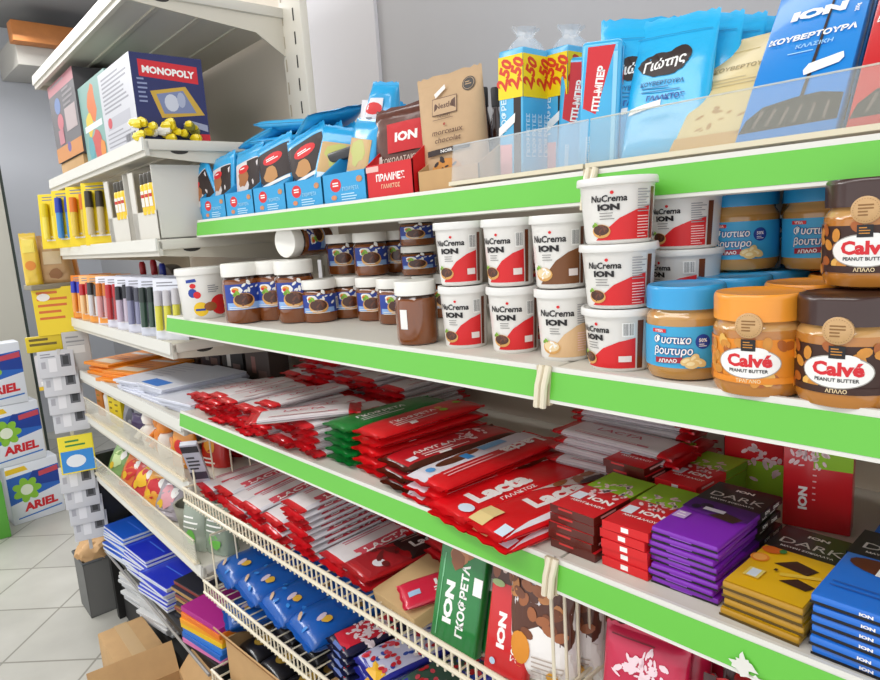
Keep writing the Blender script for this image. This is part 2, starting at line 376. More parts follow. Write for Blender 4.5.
# wire basket shelves of the main bays
def wire_shelf(x0, x1, yf, yb, z, label, h=.027):
    fl = MB(); k = x0
    while k <= x1+.001:
        fl.tube([(k, yf, z), (k, yb, z)], .0016, WIRE, 5); k += .028
    for i in range(4): fl.tube([(x0, yf+.1+i*.085, z-.002), (x1, yf+.1+i*.085, z-.002)], .002, WIRE, 5)
    r1 = MB(); r1.tube([(x0, yf, z+h), (x1, yf, z+h)], .0034, WIRE, 8)
    r2 = MB(); r2.tube([(x0, yf-.002, z), (x1, yf-.002, z)], .0034, WIRE, 8)
    p = MB(); k = x0+.006
    while k <= x1:
        p.tube([(k, yf-.001, z-.009), (k, yf-.001, z+h)], .0016, WIRE, 5); k += .014
    sds = []
    for x in (x0, x1): sd = MB(); sd.tube([(x, yf, z), (x, yf, z+h), (x, yb, z+h), (x, yb, z), (x, yf, z)], .0025, WIRE, 6); sds.append(('side_frame', sd.mesh('side_frame')))
    return inst(Tm(None, [('wire_floor', fl.mesh('wire_floor')), ('front_rail', r1.mesh('front_rail')), ('front_rail', r2.mesh('front_rail')), ('picket_row', p.mesh('picket_row'))]+sds),
                'wire_basket_shelf', (0, 0, H), 0, label, 'wire shelf')
S4, S5, S6 = -.547, -.772, -.99
wire_shelf(XL+.01, XJ-.004, .494, .88, S4, 'cream wire basket shelf full of white sleeved milk bars')
wire_shelf(XJ+.004, XR, .494, .88, S4, 'cream wire basket shelf holding the pink pouches')
wire_shelf(XL+.01, XJ-.004, .51, .88, S5, 'cream wire basket shelf full of blue snack bags')
wire_shelf(XL+.01, XJ-.004, .50, .88, S6, 'lowest cream wire basket shelf under the blue snack bags')
def divider(x, yf, yb, z, h, n, label, lean=0.):
    mb = MB()
    mb.tube([(0, yf, 0), (lean*.0, yf, h), (0, yb, h), (0, yb, 0), (0, yf, 0)], .0028, WIRE, 6)
    p = MB()
    for i in range(1, n): y = yf+(yb-yf)*i/n; p.tube([(0, y, 0), (0, y, h)], .0019, WIRE, 6)
    inst(Tm(None, [('frame', mb.mesh('frame')), ('bars', p.mesh('bars'))]), 'wire_divider', (x, 0, H+z), 0, label, 'wire divider')
divider(XJ-.006, .512, .86, S4+.004, .145, 15, 'tall cream wire divider beside the nut pouch under the torn strip')
divider(XL+.03, .512, .86, S4+.004, .12, 8, 'tall cream wire divider at the end of the white sleeved bars')
divider(XL+.03, .53, .86, S5+.004, .13, 6, 'cream wire divider at the end of the blue snack bags')

# ------------------------------------------------------------------ jars and tubs on the middle shelf
W_ = P('#f3f1ec'); RED = P('#d81e22'); INK = P('#1b1718'); SKIN = C('#e9e6e0', .3, .3)
NUT = C('#6b3517', .3, .4, .15, 60); NUTD = C('#4a230f', .35, .3); TOAST = C('#d9a25a', .6, 0, .2, 200); CREAM = P('#ead2a4')
def toast(a, x, y, s, top=NUTD):
    a.ell(x, y, s, s*.72, TOAST, 18).ell(x, y+s*.12, s*.86, s*.55, top, 18)
    a.splash(x, y+s*.15, s*.55, NUT if top is NUTD else W_, 7, 3, .3)
    a.ell(x-s*.75, y+s*.62, s*.28, s*.16, P('#6f9e2c'), 8, .7).ell(x-s*.5, y+s*.75, s*.26, s*.14, P('#88b53a'), 8, 2.3)
def tub_mesh(r, h, swoosh, top, off=0., bar=True):
    """plastic spread tub: tapered body, printed all round; off turns the print"""
    mb = MB(); rb = r*.88
    mb.lathe([(0, 0), (rb*.93, 0), (rb*.99, .002), (rb, .004), (r*.985, h*.86), (r, h*.875), (r, h*.90), (r*.9, h*.9)], SKIN, 40)
    a = Art(); s = h/.073; k = r/.031
    X = lambda x: (x+off)*k
    y = lambda v: v*s
    a.poly([(X(-.020), y(.0045)), (X(.026), y(.0045)), (X(.026), y(.040)), (X(.013), y(.036)), (X(.000), y(.028)), (X(-.012), y(.014))], swoosh)
    a.rect(X(.0275), y(.004), X(.0325), y(.060), NUT)
    z_ = min(k, s); a.txt('NuCrema', X(-.008), y(.0465), .0098*z_, INK, .028, .12, .95)
    a.ell(X(-.005), y(.0560), .0016, .0016, RED, 8)
    a.txt('ION', X(-.008), y(.0375), .0086*z_, INK, .06, 0, 1.45)
    a.lines(X(-.015), y(.0335), X(.000), 3, .0026, .0008, P('#8d8a86'), 4)
    toast(a, X(-.0145), y(.0145), .0105*z_, top)
    if bar: a.rect(X(.0155), y(.042), X(.0245), y(.058), W_).bars(X(.0165), y(.0435), X(.0238), y(.057), P('#4a4a4c'), 11)
    else: a.lines(X(.0135), y(.057), X(.0255), 9, .0024, .0009, P('#9a989a'), 8)
    a.rect(X(.0125), y(.0125), X(.0225), y(.0195), C('#e9dcd6', .4)) if bar else a.lines(X(.0135), y(.0285), X(.025), 8, .0026, .0008, P('#f0c9c4'), 5)
    a.emit(mb, on_cyl(rb+.0003, 0, r*.985+.0003, h*.86), du=.004)
    return mb.mesh('tub_body')
def tub_lid(r, h):
    mb = MB(); mb.lathe([(r*1.0, h*.885), (r*1.075, h*.885), (r*1.085, h*.9), (r*1.07, h*.985), (r*1.05, h), (r*1.0, h), (r*.985, h*.975), (0, h*.975)], C('#e6e4df', .35, .2), 40); return mb.mesh('lid')
def tub(r, h, sw=RED, top=NUTD, off=0., bar=True): return Tm(None, [('tub_body', tub_mesh(r, h, sw, top, off, bar)), ('lid', tub_lid(r, h), 'white snap-on lid')])
HT, HW = .076, .0605
TA, TB = tub(.0295, HT, off=-.002), tub(.0295, HT, off=-.006)
TC, TD = tub(.0295, HT, P('#7a4a26'), CREAM, -.001), tub(.0295, HT, P('#e0b98a'), CREAM, -.001, False)
WA, WB, WC = tub(.0348, HW, off=-.004, bar=False), tub(.0348, HW, off=-.001, bar=False), tub(.0348, HW, off=-.012)
z2 = H+S2
def behind(px, py, z, r): # centre of a round thing whose front foot the photo shows at px, py
    p = atz(px, py, z); d = Vector((p.x, p.y, 0)).normalized(); return Vector((p.x+d.x*r, p.y+d.y*r, z))
G = 'chocolate spread tubs'
spec = [(467, 349, TB, TA, 'white and red chocolate spread tub, lower one at the far end beside the unlabelled jar', 'white and red chocolate spread tub, upper one at the far end of the front tubs'),
        (516, 354, TA, TB, 'white and red chocolate spread tub, second along the bottom row', 'white and red chocolate spread tub, second along the upper row'),
        (566, 362, TD, TC, 'white and beige cream spread tub at the bottom beside the three-high tub stack', 'white and brown cream spread tub on top of the beige one')]
for px, py, t1, t2, l1, l2 in spec:
    p = behind(px, py, z2, .027); f = face(p.x, p.y)
    inst(t1, 'spread_tub', p, f, l1, 'spread tub', G); q = p+Vector((-.006, .004, HT+.0003))
    inst(t2, 'spread_tub', q, f-.12, l2, 'spread tub', G)
p = behind(621, 372.5, z2, .0315)
for i, (t, l) in enumerate(((WC, 'bottom'), (WA, 'middle'), (WB, 'top'))):
    inst(t, 'spread_tub', p+Vector((.001*i, -.002*i, i*(HW+.0003))), face(p.x, p.y)+.08*(i-1), f'wide white and red chocolate spread tub, {l} of the front three-high stack', 'spread tub', G)
for k, (dx, dy, w) in enumerate(((.028, .080, 'behind the three-high stack'), (.056, .163, 'two rows behind the three-high stack'))):
    for i, l in enumerate(('bottom', 'middle', 'top')):
        inst((WC, WC, WA)[i], 'spread_tub', (p.x+dx, p.y+dy, z2+i*.0552), face(p.x+dx, p.y)-.25, f'wide white and red spread tub, {l} of the stack {w}', 'spread tub', G, (1, 1, .91))
for i, (dx, dy) in enumerate(((-.16, .085), (-.085, .085), (-.01, .085))):
    for j in range(2): inst(TA, 'spread_tub', (p.x+dx, p.y+dy, z2+j*(HT+.0003)), face(p.x+dx, p.y), f'white and red spread tub in the second row, {["lower","upper"][j]} of the {NTH[i]} far pair', 'spread tub', G)

# peanut butter jars
def pb_body(base, r, h, art, hl0, hl1, paste='#b8762a'):
    mb = MB(); pm = C(paste, .18, .8, .08, 30); up = C('#c99a5c', .2, .7)
    mb.lathe([(0, .001), (r*.80, 0), (r*.93, .002), (r*.99, .007), (r, .012), (r, h*.62), (r*.985, h*.66), (r*.93, h*.705), (r*.88, h*.73), (r*.87, h*.76)], lambda i: up if i >= 6 else pm, 48)
    b = MB(); ro = r+.0004
    rows = [[(ro*sin(a), -ro*cos(a), z) for a in [-pi*.92+pi*1.84*i/60 for i in range(61)]] for z in (hl0, (hl0+hl1)/2, hl1)]
    b.grid(rows, base, True); art.emit(b, on_cyl(ro+.0002, 0), du=.004)
    return mb.mesh('jar_body'), b.mesh('label')
def ribbed_lid(r, z0, z1, m, ribs=60):
    mb = MB(); n = ribs*2; pr = [(r*.9, z0), (r, z0), (r, z0+.0015)]
    rows = [[(q*cos(2*pi*j/n), q*sin(2*pi*j/n), z) for j in range(n)] for q, z in pr]
    rows += [[((r*(.985 if j % 2 else 1.0))*cos(2*pi*j/n), (r*(.985 if j % 2 else 1.0))*sin(2*pi*j/n), z) for j in range(n)] for z in (z0+.003, z1-.004)]
    rows += [[(q*cos(2*pi*j/n), q*sin(2*pi*j/n), z) for j in range(n)] for q, z in ((r*.985, z1-.0015), (r*.95, z1), (r*.88, z1), (r*.86, z1-.0008), (.0001, z1-.0008))]
    mb.grid(rows, m, True, True); return mb.mesh('lid', 50)
PEA = C('#d08a2e', .45, .2, .2, 200); PEA2 = C('#a85a1c', .45, .2)
def calve(bg, lid, seed, word):
    r, h = .0345, .081; a = Art(); g = random.Random(seed)
    for i in range(44):
        x = g.uniform(-.055, .055); y = g.uniform(.014, .046)
        if abs(x) > .014 or y > .036 or y < .02: a.ell(x, y, .0052, .0036, (PEA, PEA2, C('#e8b458', .45, .2))[i % 3], 10, g.random()*3); a.l = 1+i % 3
    a.l = 5
    a.rect(-.034, .0125, .034, .0175, bg).txt('APAXIKO'.replace('X', 'Δ') if 0 else word, 0, .0135, .0038, CREAM, .02)
    a.ell(0, .0288, .0232, .0122, P('#a9a39a'), 32).ell(0, .0288, .0224, .0114, W_, 32)
    a.ell(.004, .0375, .010, .004, W_, 16)
    a.txt('Calvé', .0005, .0265, .0130, P('#d5202a'), .045, 0, 1.08).txt('PEANUT BUTTER', 0, .0217, .0036, INK, .02, 0, 1.0)
    a.rect(-.005, .0385, .005, .0475, INK).lines(-.0036, .045, .0036, 3, .002, .0007, PEA)
    jb, lb = pb_body(bg, r, h, a, .0125, .047)
    med = MB(); n = 26                           # round gold seal hanging over the lid edge
    rim = [(.0098*cos(2*pi*i/n), .0098*sin(2*pi*i/n)) for i in range(n)]
    yy = -(r*.985+.0012); gold = C('#c9a06c', .4, .2, .1, 300); g2 = C('#8d6535', .5)
    rows = [[(x*s_, yy-d_, .0580+y*s_) for x, y in rim] for s_, d_ in ((1, -.003), (1, .0006), (.94, .001), (.001, .001))]
    med.grid(rows, gold, True, True)
    q = Art(); n2 = 30
    for i in range(n2): q.ell(.0082*cos(2*pi*i/n2), .0082*sin(2*pi*i/n2), .0003, .0003, g2, 5); q.l = 1
    q.lines(-.005, .003, .005, 4, .0024, .0011, g2, 2); q.emit(med, lambda u, v, l: (u, yy-.0011-l, .0580+v))
    return Tm(None, [('jar_body', jb, 'glass jar full of peanut butter', [('label', lb, None)]), ('lid', ribbed_lid(r*.985, .0605, h, lid)), ('seal', med.mesh('seal'), 'round gold seal')])
CO = calve(P('#e58a1f'), C('#f0992c', .35, .3), 3, 'ΤΡΑΓΑΝΟ'); CB = calve(P('#3a1d12'), C('#3a2019', .3, .4), 5, 'ΑΠΑΛΟ')
def bluepb():
    r, h = .0345, .0835; a = Art(); nv = P('#1d3f8e')
    a.ell(.019, .036, .0065, .0065, P('#1c3f96'), 18).txt('50%', .019, .0358, .0042, W_, .03).lines(.0155, .0335, .0225, 2, .0016, .0006, W_)
    a.rect(-.026, .0435, -.012, .0468, RED).txt('ΥΓΕΙΑ', -.019, .0440, .003, W_, .03)
    for s_, m in ((.075, nv), (.02, W_)):
        a.txt('Φυστικο', -.0075, .0345, .0092, m, s_, .12, .92); a.txt('βουτυρο', -.0065, .0248, .0092, m, s_, .12, .92)
    a.poly([(-.022, .0165), (.002, .0175), (.002, .0225), (-.022, .0215)], P('#a3182c')).txt('ΑΠΑΛΟ', -.0105, .0175, .0042, W_, .03, 0, 1.1, rot=.05)
    for x, y, t in ((.006, .019, .3), (.0115, .0205, 1.2), (.0155, .018, -.4), (.0095, .0165, .1)): a.ell(x, y, .0058, .0038, C('#e3c07a', .45, .2), 12, t).ell(x-.001, y+.0006, .0034, .0018, C('#f0dba4', .45), 8, t)
    jb, lb = pb_body(P('#3aa7d6'), r, h, a, .0125, .049, '#b98846')
    return Tm(None, [('jar_body', jb, 'glass jar full of peanut butter', [('label', lb, None)]), ('lid', ribbed_lid(r*.985, .0635, h, C('#2d9fd8', .35, .3)))])
BP = bluepb(); HJ = .0835
G = 'peanut butter jars'
def jar(t, p, dz, off, l): inst(t, 'peanut_butter_jar', (p.x, p.y, z2+dz), face(p.x, p.y, off), l, 'peanut butter jar', G)
pb = behind(686, 382, z2, .0325); jar(BP, pb, 0, -8, 'blue lidded peanut butter jar on the shelf beside the wide tubs, front of its row')
po = behind(758, 400, z2, .034); jar(CO, po, 0, -12, 'orange lidded peanut butter jar at the front of the shelf')
pc = behind(845, 412, z2, .034); jar(CB, pc, 0, -10, 'brown lidded peanut butter jar at the front of the shelf')
dv = Vector((.012, .0735, 0))
for i, w in enumerate(('second', 'third', 'fourth')):
    jar(BP, pb+dv*(i+1), 0, -8, f'blue lidded peanut butter jar on the shelf, {w} back in the blue row')
    jar(CO, po+dv*(i+1), 0, -2, f'orange lidded peanut butter jar on the shelf, {w} back in the orange row')
    jar(CB, pc+dv*(i+1), 0, -3, f'brown lidded peanut butter jar on the shelf, {w} back in the brown row')
pu = behind(741, 273, z2+HJ, .034)
for i, w in enumerate(('front one', 'one behind it')):
    jar(BP, pu+dv*i, HJ+.001, -3, f'blue lidded peanut butter jar, upper layer, {w} of two')
    jar(BP, pu+Vector((.072, .01, 0))+dv*i, HJ+.001, -3, f'blue lidded peanut butter jar deep in the upper layer, {w} of two')
jar(CB, pc+dv*.62+Vector((-.004, 0, 0)), .0815, -10, 'brown lidded peanut butter jar stacked on top of the brown row')
jar(CB, pc+dv*1.7+Vector((.006, 0, 0)), .0815, -3, 'brown lidded peanut butter jar stacked at the rear on the brown row')

# hazelnut spread jars
BLU = P('#23409a')
def hz_jar(r, h, lab=True, off=0.):
    mb = MB(); g = C('#7c431c', .12, .9, .1, 40); dk = C('#3a1c0c', .2, .8)
    mb.lathe([(0, .001), (r*.82, 0), (r*.95, .002), (r, .007), (r*1.0, h*.60), (r*.985, h*.68), (r*.93, h*.735), (r*.88, h*.76), (r*.86, h*.79)], lambda i: dk if i >= 6 else g, 36)
    parts = []
    if lab:
        b = MB(); ro = r+.0004; z0, z1 = h*.24, h*.66
        b.grid([[(ro*sin(t), -ro*cos(t), z) for t in [-1.15+2.6*i/40 for i in range(41)]] for z in (z0, z1)], BLU, True)
        a = Art(); o = off
        a.rect(r*-1.05+o, z0+.0005, r*.85+o, z0+(z1-z0)*.28, P('#8fb4e4'))
        a.blob(-r*.45+o, z0+(z1-z0)*.76, r*.36, W_, 14, .25, 3, ry=r*.26).ell(-r*.5+o, z0+(z1-z0)*.78, r*.2, r*.13, P('#e7a23a'), 10).ell(-r*.55+o, z0+(z1-z0)*.74, r*.13, r*.08, RED, 10)
        a.splash(r*.35+o, z0+(z1-z0)*.75, r*.5, W_, 9, 4, .2)
        toast(a, -r*.1+o, z0+(z1-z0)*.36, r*.56)
        a.rect(r*1.0, z0+.004, r*1.32, z1-.006, W_).bars(r*1.04, z0+.006, r*1.28, z1-.008, P('#55555a'), 9)
        a.lines(-r*.9+o, z0+(z1-z0)*.10, r*.6+o, 2, .003, .001, W_)
        a.emit(b, on_cyl(ro+.0002, 0), du=.005); parts.append(('label', b.mesh('label'), None))
    l = MB(); rl = r*.98
    l.lathe([(rl*.9, h*.785), (rl, h*.785), (rl*1.01, h*.8), (rl*1.0, h*.975), (rl*.97, h), (rl*.9, h), (0, h*.995)], C('#efece4', .4, .15), 36)
    return Tm(None, [('jar_body', mb.mesh('jar_body'), 'glass jar of brown hazelnut spread', parts), ('lid', l.mesh('lid'), 'white screw lid')])
HB, HS, HN = hz_jar(.034, .108), hz_jar(.0305, .073), hz_jar(.0275, .082, False)
G = 'hazelnut spread jars'
def hj(t, px, py, dz, off, l, r=.03, z=None):
    p = behind(px, py, z2, r) if z is None else z
    return inst(t, 'hazelnut_spread_jar', (p.x, p.y, z2+dz), face(p.x, p.y, off), l, 'spread jar', G), p
hj(HB, 246, 324, 0, 8, 'tall hazelnut spread jar with white lid, next to the white tub', .033)
hj(HB, 277, 321, 0, 0, 'tall hazelnut spread jar, half hidden between two tall jars', .033)
hj(HB, 299, 323.5, 0, 0, 'tall hazelnut spread jar beside the first small jar', .033)
_, a1 = hj(HS, 322, 323, 0, 0, 'small hazelnut jar at the front beside the tall jars')
_, a2 = hj(HS, 351, 319, 0, 10, 'small hazelnut jar half hidden in the second row of the bottom layer')
_, a3 = hj(HS, 376, 321.5, 0, 0, 'small hazelnut jar on the bottom layer under the upright pair')
_, a4 = hj(HS, 398, 325, 0, 10, 'small hazelnut jar behind the unlabelled jar')
_, a5 = hj(HS, 418, 322, 0, 0, 'small hazelnut jar in the corner beside the spread tubs')
hj(HN, 419, 346, 0, 0, 'unlabelled brown spread jar with white sticker at the front of the shelf', .0265)
st = MB(); Art().rect(-.0055, .022, .0055, .047, C('#efece6', .5)).emit(st, on_cyl(.0279, 0), du=.004)
n_ = [o for o in bpy.data.objects if o.get('label', '').startswith('unlabelled brown')][0]
c = bpy.data.objects.new('price_sticker', st.mesh('price_sticker')); COL.objects.link(c); c.parent = n_; c.rotation_euler = (0, 0, radians(-38)); c['label'] = 'white price sticker'
def up_on(a, dx, dy, dz, off, l):
    return hj(HS, 0, 0, dz, off, l, z=Vector((a.x+dx, a.y+dy, 0)))
zt = .0735
for px, py, l in ((345, 275, 'beside the lying jar'), (373, 276, 'front of the upright pair'), (401, 273, 'beside the column of small jars')):
    hj(HS, 0, 0, zt, 5, f'small hazelnut jar on the upper layer {l}', z=behind(px, py, z2+zt, .03))
up_on(a2, .002, .085, 0, 0, 'small hazelnut jar in the rear row of the bottom layer, far side')
up_on(a3, .004, .09, 0, 0, 'small hazelnut jar in the rear row of the bottom layer, middle')
up_on(a4, .03, .085, 0, 0, 'small hazelnut jar in the rear row of the bottom layer, near the tubs')
q = behind(420, 276, z2+.073, .03)
for i, w in enumerate(('second from top of', 'topmost in')): inst(HS, 'hazelnut_spread_jar', (q.x, q.y, z2+.0735+i*.047), face(q.x, q.y), f'small hazelnut jar {w} the column beside the tubs', 'spread jar', G, (.95, .95, .64))
q = aty(289, 242, .63); q.z += .001; Rl = (Matrix.Rotation(radians(8), 3, 'Z') @ Matrix.Rotation(radians(90), 3, 'X') @ Matrix.Rotation(radians(118), 3, 'Z')).to_euler()
inst(HB, 'hazelnut_spread_jar', (q.x-.011, q.y+.084, q.z), tuple(Rl), 'tall hazelnut jar lying on its side with its white lid facing out', 'spread jar', G, .88)
# white tub beside them
def wtub():
    r, h = .049, .1; mb = MB(); mb.lathe([(0, 0), (r*.86, 0), (r*.9, .003), (r*.97, h*.86), (r*.97, h*.88)], SKIN, 36); a = Art()
    a.ell(-.012, .020, .014, .014, P('#f0c419'), 18).ell(.026, .026, .020, .020, RED, 18).ell(.006, .024, .012, .009, C('#9a5a2c', .5), 14).ell(-.024, .052, .009, .009, BLU, 10).ell(-.016, .048, .007, .007, RED, 10)
    a.poly([(-.034, .072), (-.014, .074), (-.016, .08), (-.034, .078)], BLU).lines(.004, .064, .026, 4, .004, .0015, P('#8c8c92')).ell(-.022, .066, .006, .005, RED, 8).rect(-.022, .017, -.004, .021, BLU)
    a.emit(mb, on_cyl(r*.9, 0, r*.97, h*.86), du=.006); l = MB(); l.lathe([(r*.9, h*.87), (r*1.03, h*.87), (r*1.04, h*.885), (r*1.02, h*.99), (r*.98, h), (0, h)], C('#efece6', .4, .15), 36)
    return Tm(None, [('tub_body', mb.mesh('tub_body')), ('lid', l.mesh('lid'))])
WT = wtub(); p = behind(207, 319, z2, .046)
inst(WT, 'spread_tub', p, face(p.x, p.y, 5), 'large white tub with red and yellow print at the end of the jar shelf', 'spread tub')
inst(WT, 'spread_tub', p+Vector((-.0, .108, 0)), face(p.x, p.y, 40), 'large white tub standing behind the one with red and yellow print', 'spread tub')

# ------------------------------------------------------------------ chocolate bars on the bar shelf
z3 = H+S3
BR = C('#5a2a14', .35, .2); RF = F('#cf1620'); WF = F('#e6e0e0'); GF = F('#0f7a2f'); WT_ = P('#f6f2ee'); LIME = P('#98c82c')
def milk(L, W, T, seed, red=.12, logo=True):
    """white sleeved bar with red crimped ends; red lettering"""
    a = Art(); 
    a.rect(L*.2, W*.13, L*.8, W*.2, P('#cf7a84'))
    a.txt('LACTA', L*.5, W*.46, W*.24, P('#c95a66'), .01, .1, 1.5).lines(L*.2, W*.86, L*.8, 2, W*.09, W*.03, P('#d98a90'))
    a.lines(L*.2, W*.22, L*.75, 2, W*.08, W*.03, WT_)
    return pillow(L, W, T, L*.045, lambda u, v, s: RF if u < red*.85 or u > 1-red*.85 else (C('#c9bfc2', .35, .2) if v < .06 or v > .94 else WF), a if logo else None, 'wrapper', seed, 6)
ML = [Tm(milk(.185, .062, .0115, i)) for i in range(3)]
def milk_piles(cols, z, y0, name, desc, where, group, dz=.0119):
    for c, (x, n, dy, rot) in enumerate(cols):
        for i in range(n):
            k = n-1-i
            inst(random.choice(ML), name, (x+random.uniform(-.006, .006), y0+dy+.0925+random.uniform(-.014, .008), z+i*dz), (radians(random.uniform(-1.2, 1.2)), radians(random.uniform(-1, 1)), radians(90+rot+random.uniform(-5, 5))), f'{desc}, {ORD[k]} of the {NTH[c]} pile {where}', 'chocolate bar', group)
milk_piles([(-1.372, 3, .03, -3), (-1.302, 4, .015, 0), (-1.235, 5, .005, -4), (-1.168, 5, .005, -5), (-1.101, 5, .0, -5), (-1.034, 6, .0, -4), (-.966, 5, .0, -6), (-.900, 5, .0, -3)], z3+.0005, .519, 'milk_chocolate_bar', 'red and white milk bar', 'from the far end', 'red and white milk bars on the bar shelf')
milk_piles([(-1.28, 5, .0, -4), (-1.21, 9, .0, 2), (-1.143, 9, .0, -3), (-1.07, 7, .0, 0), (-1.00, 7, .0, 3), (-.93, 6, .0, -3)], z3+.0005, .72, 'milk_chocolate_bar', 'red and white milk bar', 'in the rear row', 'rear red and white milk bars on the bar shelf')
p = atz(305, 413, z3+.068)
inst(ML[0], 'milk_chocolate_bar', (p.x, p.y, z3+.062), (0, radians(-1), radians(52)), 'red and white milk bar lying askew on top of the front piles', 'chocolate bar')
# rear pile of white sleeved bars behind the small packs, ends to the side
for i in range(8):
    inst(random.choice(ML), 'milk_chocolate_bar', (-.455+random.uniform(-.008, .008), .79+random.uniform(-.008, .008), z3+.0005+i*.0119), (0, 0, radians(random.uniform(-3, 3))), f'white sleeved milk bar, {ORD[7-i]} of the rear sideways pile', 'chocolate bar', 'white sleeved bars behind the small packs')
    if i < 6: inst(random.choice(ML), 'milk_chocolate_bar', (-.45+random.uniform(-.01, .01), .725+random.uniform(-.005, .005), z3+.0005+i*.0119), (0, 0, radians(random.uniform(-4, 4))), f'white sleeved milk bar, {ORD[5-i]} of the nearer sideways pile', 'chocolate bar', 'white sleeved bars behind the small packs')
# green and red film packs
def film(L, W, T, m, m2, seed, txt, tm=WT_, extra=None):
    a = Art()
    a.txt(txt, L*.42, W*.42, W*.2, tm, .02, .1, 1.2).lines(L*.2, W*.3, L*.6, 2, W*.1, W*.03, tm)
    if extra: extra(a, L, W)
    return pillow(L, W, T, L*.04, lambda u, v, s: m2 if m2 and (v < .14 or v > .86 or u < .05 or s < 0) else m, a, 'wrapper', seed, 10)
def nuts(a, L, W): a.ell(L*.66, W*.3, L*.035, W*.10, LIME, 10, .4).ell(L*.86, W*.55, L*.035, W*.1, LIME, 10).ell(L*.66, W*.5, L*.03, W*.09, P('#c8a24a'), 10).rect(L*.3, W*.06, L*.36, W*.16, WT_)
GB = Tm(film(.21, .072, .0135, GF, None, 3, 'ΓΚΟΦΡΕΤΑ')); RB = Tm(film(.215, .068, .0145, F('#d8141c'), None, 4, 'ΓΚΟΦΡΕΤΑ', extra=nuts))
stack(GB, 'wafer_bar', 5, .0132, (-.822, .64, z3+.0005), radians(90-4), 'green foil wafer bar', 'of its pile', 'chocolate bar', 'green foil bars', .003, 3)
stack(RB, 'wafer_bar', 5, .0140, (-.745, .64, z3+.0005), radians(90-4), 'bright red foil wafer bar', 'of the pile beside the green bars', 'chocolate bar', 'bright red foil bars', .003, 3)
def splash(a, L, W): a.splash(L*.68, W*.62, W*.36, P('#f3d9d9'), 26, 3, .16).rect(L*.08, W*.2, L*.15, W*.36, P('#e8e4ee')).rect(L*.30, W*.1, L*.40, W*.17, WT_)
BRB = Tm(film(.215, .072, .015, F('#c41a26'), F('#4a2012'), 5, 'ΑΜΥΓΔΑΛΟΥ', extra=splash))
stack(BRB, 'chocolate_bar', 3, .0146, (-.667, .63, z3+.0005), radians(90-5), 'red bar with brown edges', 'of the pile beside bright red ones', 'chocolate bar', 'red bars with brown edges', .004, 2)
# large red family bars with the big white lettering
def big(L, W, T, kind, seed):
    a = Art(); dk = P('#3b1d12')
    if kind == 0:      # white picture band along one half, lettering upside down at the far end
        a.rect(L*.02, W*.50, L*.98, W*.97, P('#e2dde4')).ell(L*.30, W*.74, L*.13, W*.13, BR, 14).ell(L*.42, W*.80, L*.10, W*.10, C('#7b4020', .4), 14).rect(L*.36, W*.56, L*.42, W*.80, P('#3a8fd0')).ell(L*.12, W*.70, L*.03, W*.09, P('#5aa0dc'), 8)
        a.rect(L*.52, W*.66, L*.72, W*.86, P('#7fb7e0')).txt('Lacta', L*.74, W*.46, W*.40, WT_, .045, .08, 1.15, rot=pi)
        a.lines(L*.12, W*.36, L*.7, 2, W*.10, W*.03, P('#e9b7b9'))
    elif kind == 1:
        a.txt('Lacta', L*.36, W*.30, W*.52, WT_, .055, .08, 1.1).txt('ΓΑΛΑΚΤΟΣ', L*.40, W*.10, W*.12, WT_, .02, .1, 1.2)
        a.poly([(L*.55, W*.96), (L*.98, W*.96), (L*.98, W*.72), (L*.74, W*.80)], P('#e9e4e6')).ell(L*.72, W*.86, L*.10, W*.10, BR, 14).ell(L*.85, W*.87, L*.06, W*.08, C('#7b4020', .4), 12)
        a.ell(L*.09, W*.30, L*.035, W*.16, P('#d8e4f0'), 12).lines(L*.12, W*.95, L*.5, 2, W*.07, W*.03, P('#f0c7c9'))
    else:
        a.poly([(L*.03, W*.04), (L*.97, W*.04), (L*.97, W*.30), (L*.20, W*.14)], P('#eceaf0')).poly([(L*.45, W*.97), (L*.97, W*.97), (L*.97, W*.42), (L*.70, W*.60)], P('#e4d6cc'))
        a.txt('Lacta', L*.50, W*.40, W*.48, WT_, .055, .08, 1.1).txt('ΑΜΥΓΔΑΛΑ', L*.54, W*.23, W*.11, WT_, .02, .1, 1.2)
        for x, y, t in ((.62, .86, .3), (.72, .76, 1.), (.82, .84, .1), (.9, .7, .6)): a.ell(L*x, W*y, L*.06, W*.09, C('#a4622c', .4, .2), 12, t)
        a.ell(L*.78, W*.62, L*.09, W*.08, dk, 12).rect(L*.03, W*.55, L*.17, W*.90, P('#e8cf8e')).rect(L*.03, W*.08, L*.10, W*.28, P('#d8e8f4'))
    return pillow(L, W, T, L*.035, lambda u, v, s: F('#e0141d'), a, 'wrapper', seed, 12)
B0, B1, B2 = Tm(big(.24, .080, .0135, 0, 1)), Tm(big(.24, .078, .0125, 1, 2)), Tm(big(.24, .078, .0125, 2, 3))
G = 'large red milk chocolate bars'
stack(B0, 'milk_chocolate_bar', 3, .0135, (-.598, .632, z3+.0005), radians(90-4), 'large red bar with white picture band', 'of its pile', 'chocolate bar', G, .004, 2)
stack(B1, 'milk_chocolate_bar', 2, .0125, (-.527, .610, z3+.0005), radians(90-8), 'large red bar with big lettering', 'of the pair beside banded pile', 'chocolate bar', G, .003, 2)
stack(B2, 'milk_chocolate_bar', 2, .0125, (-.455, .605, z3+.0005), radians(90-9), 'large red bar showing almonds', 'of the pair beside joint clip', 'chocolate bar', G, .003, 2)
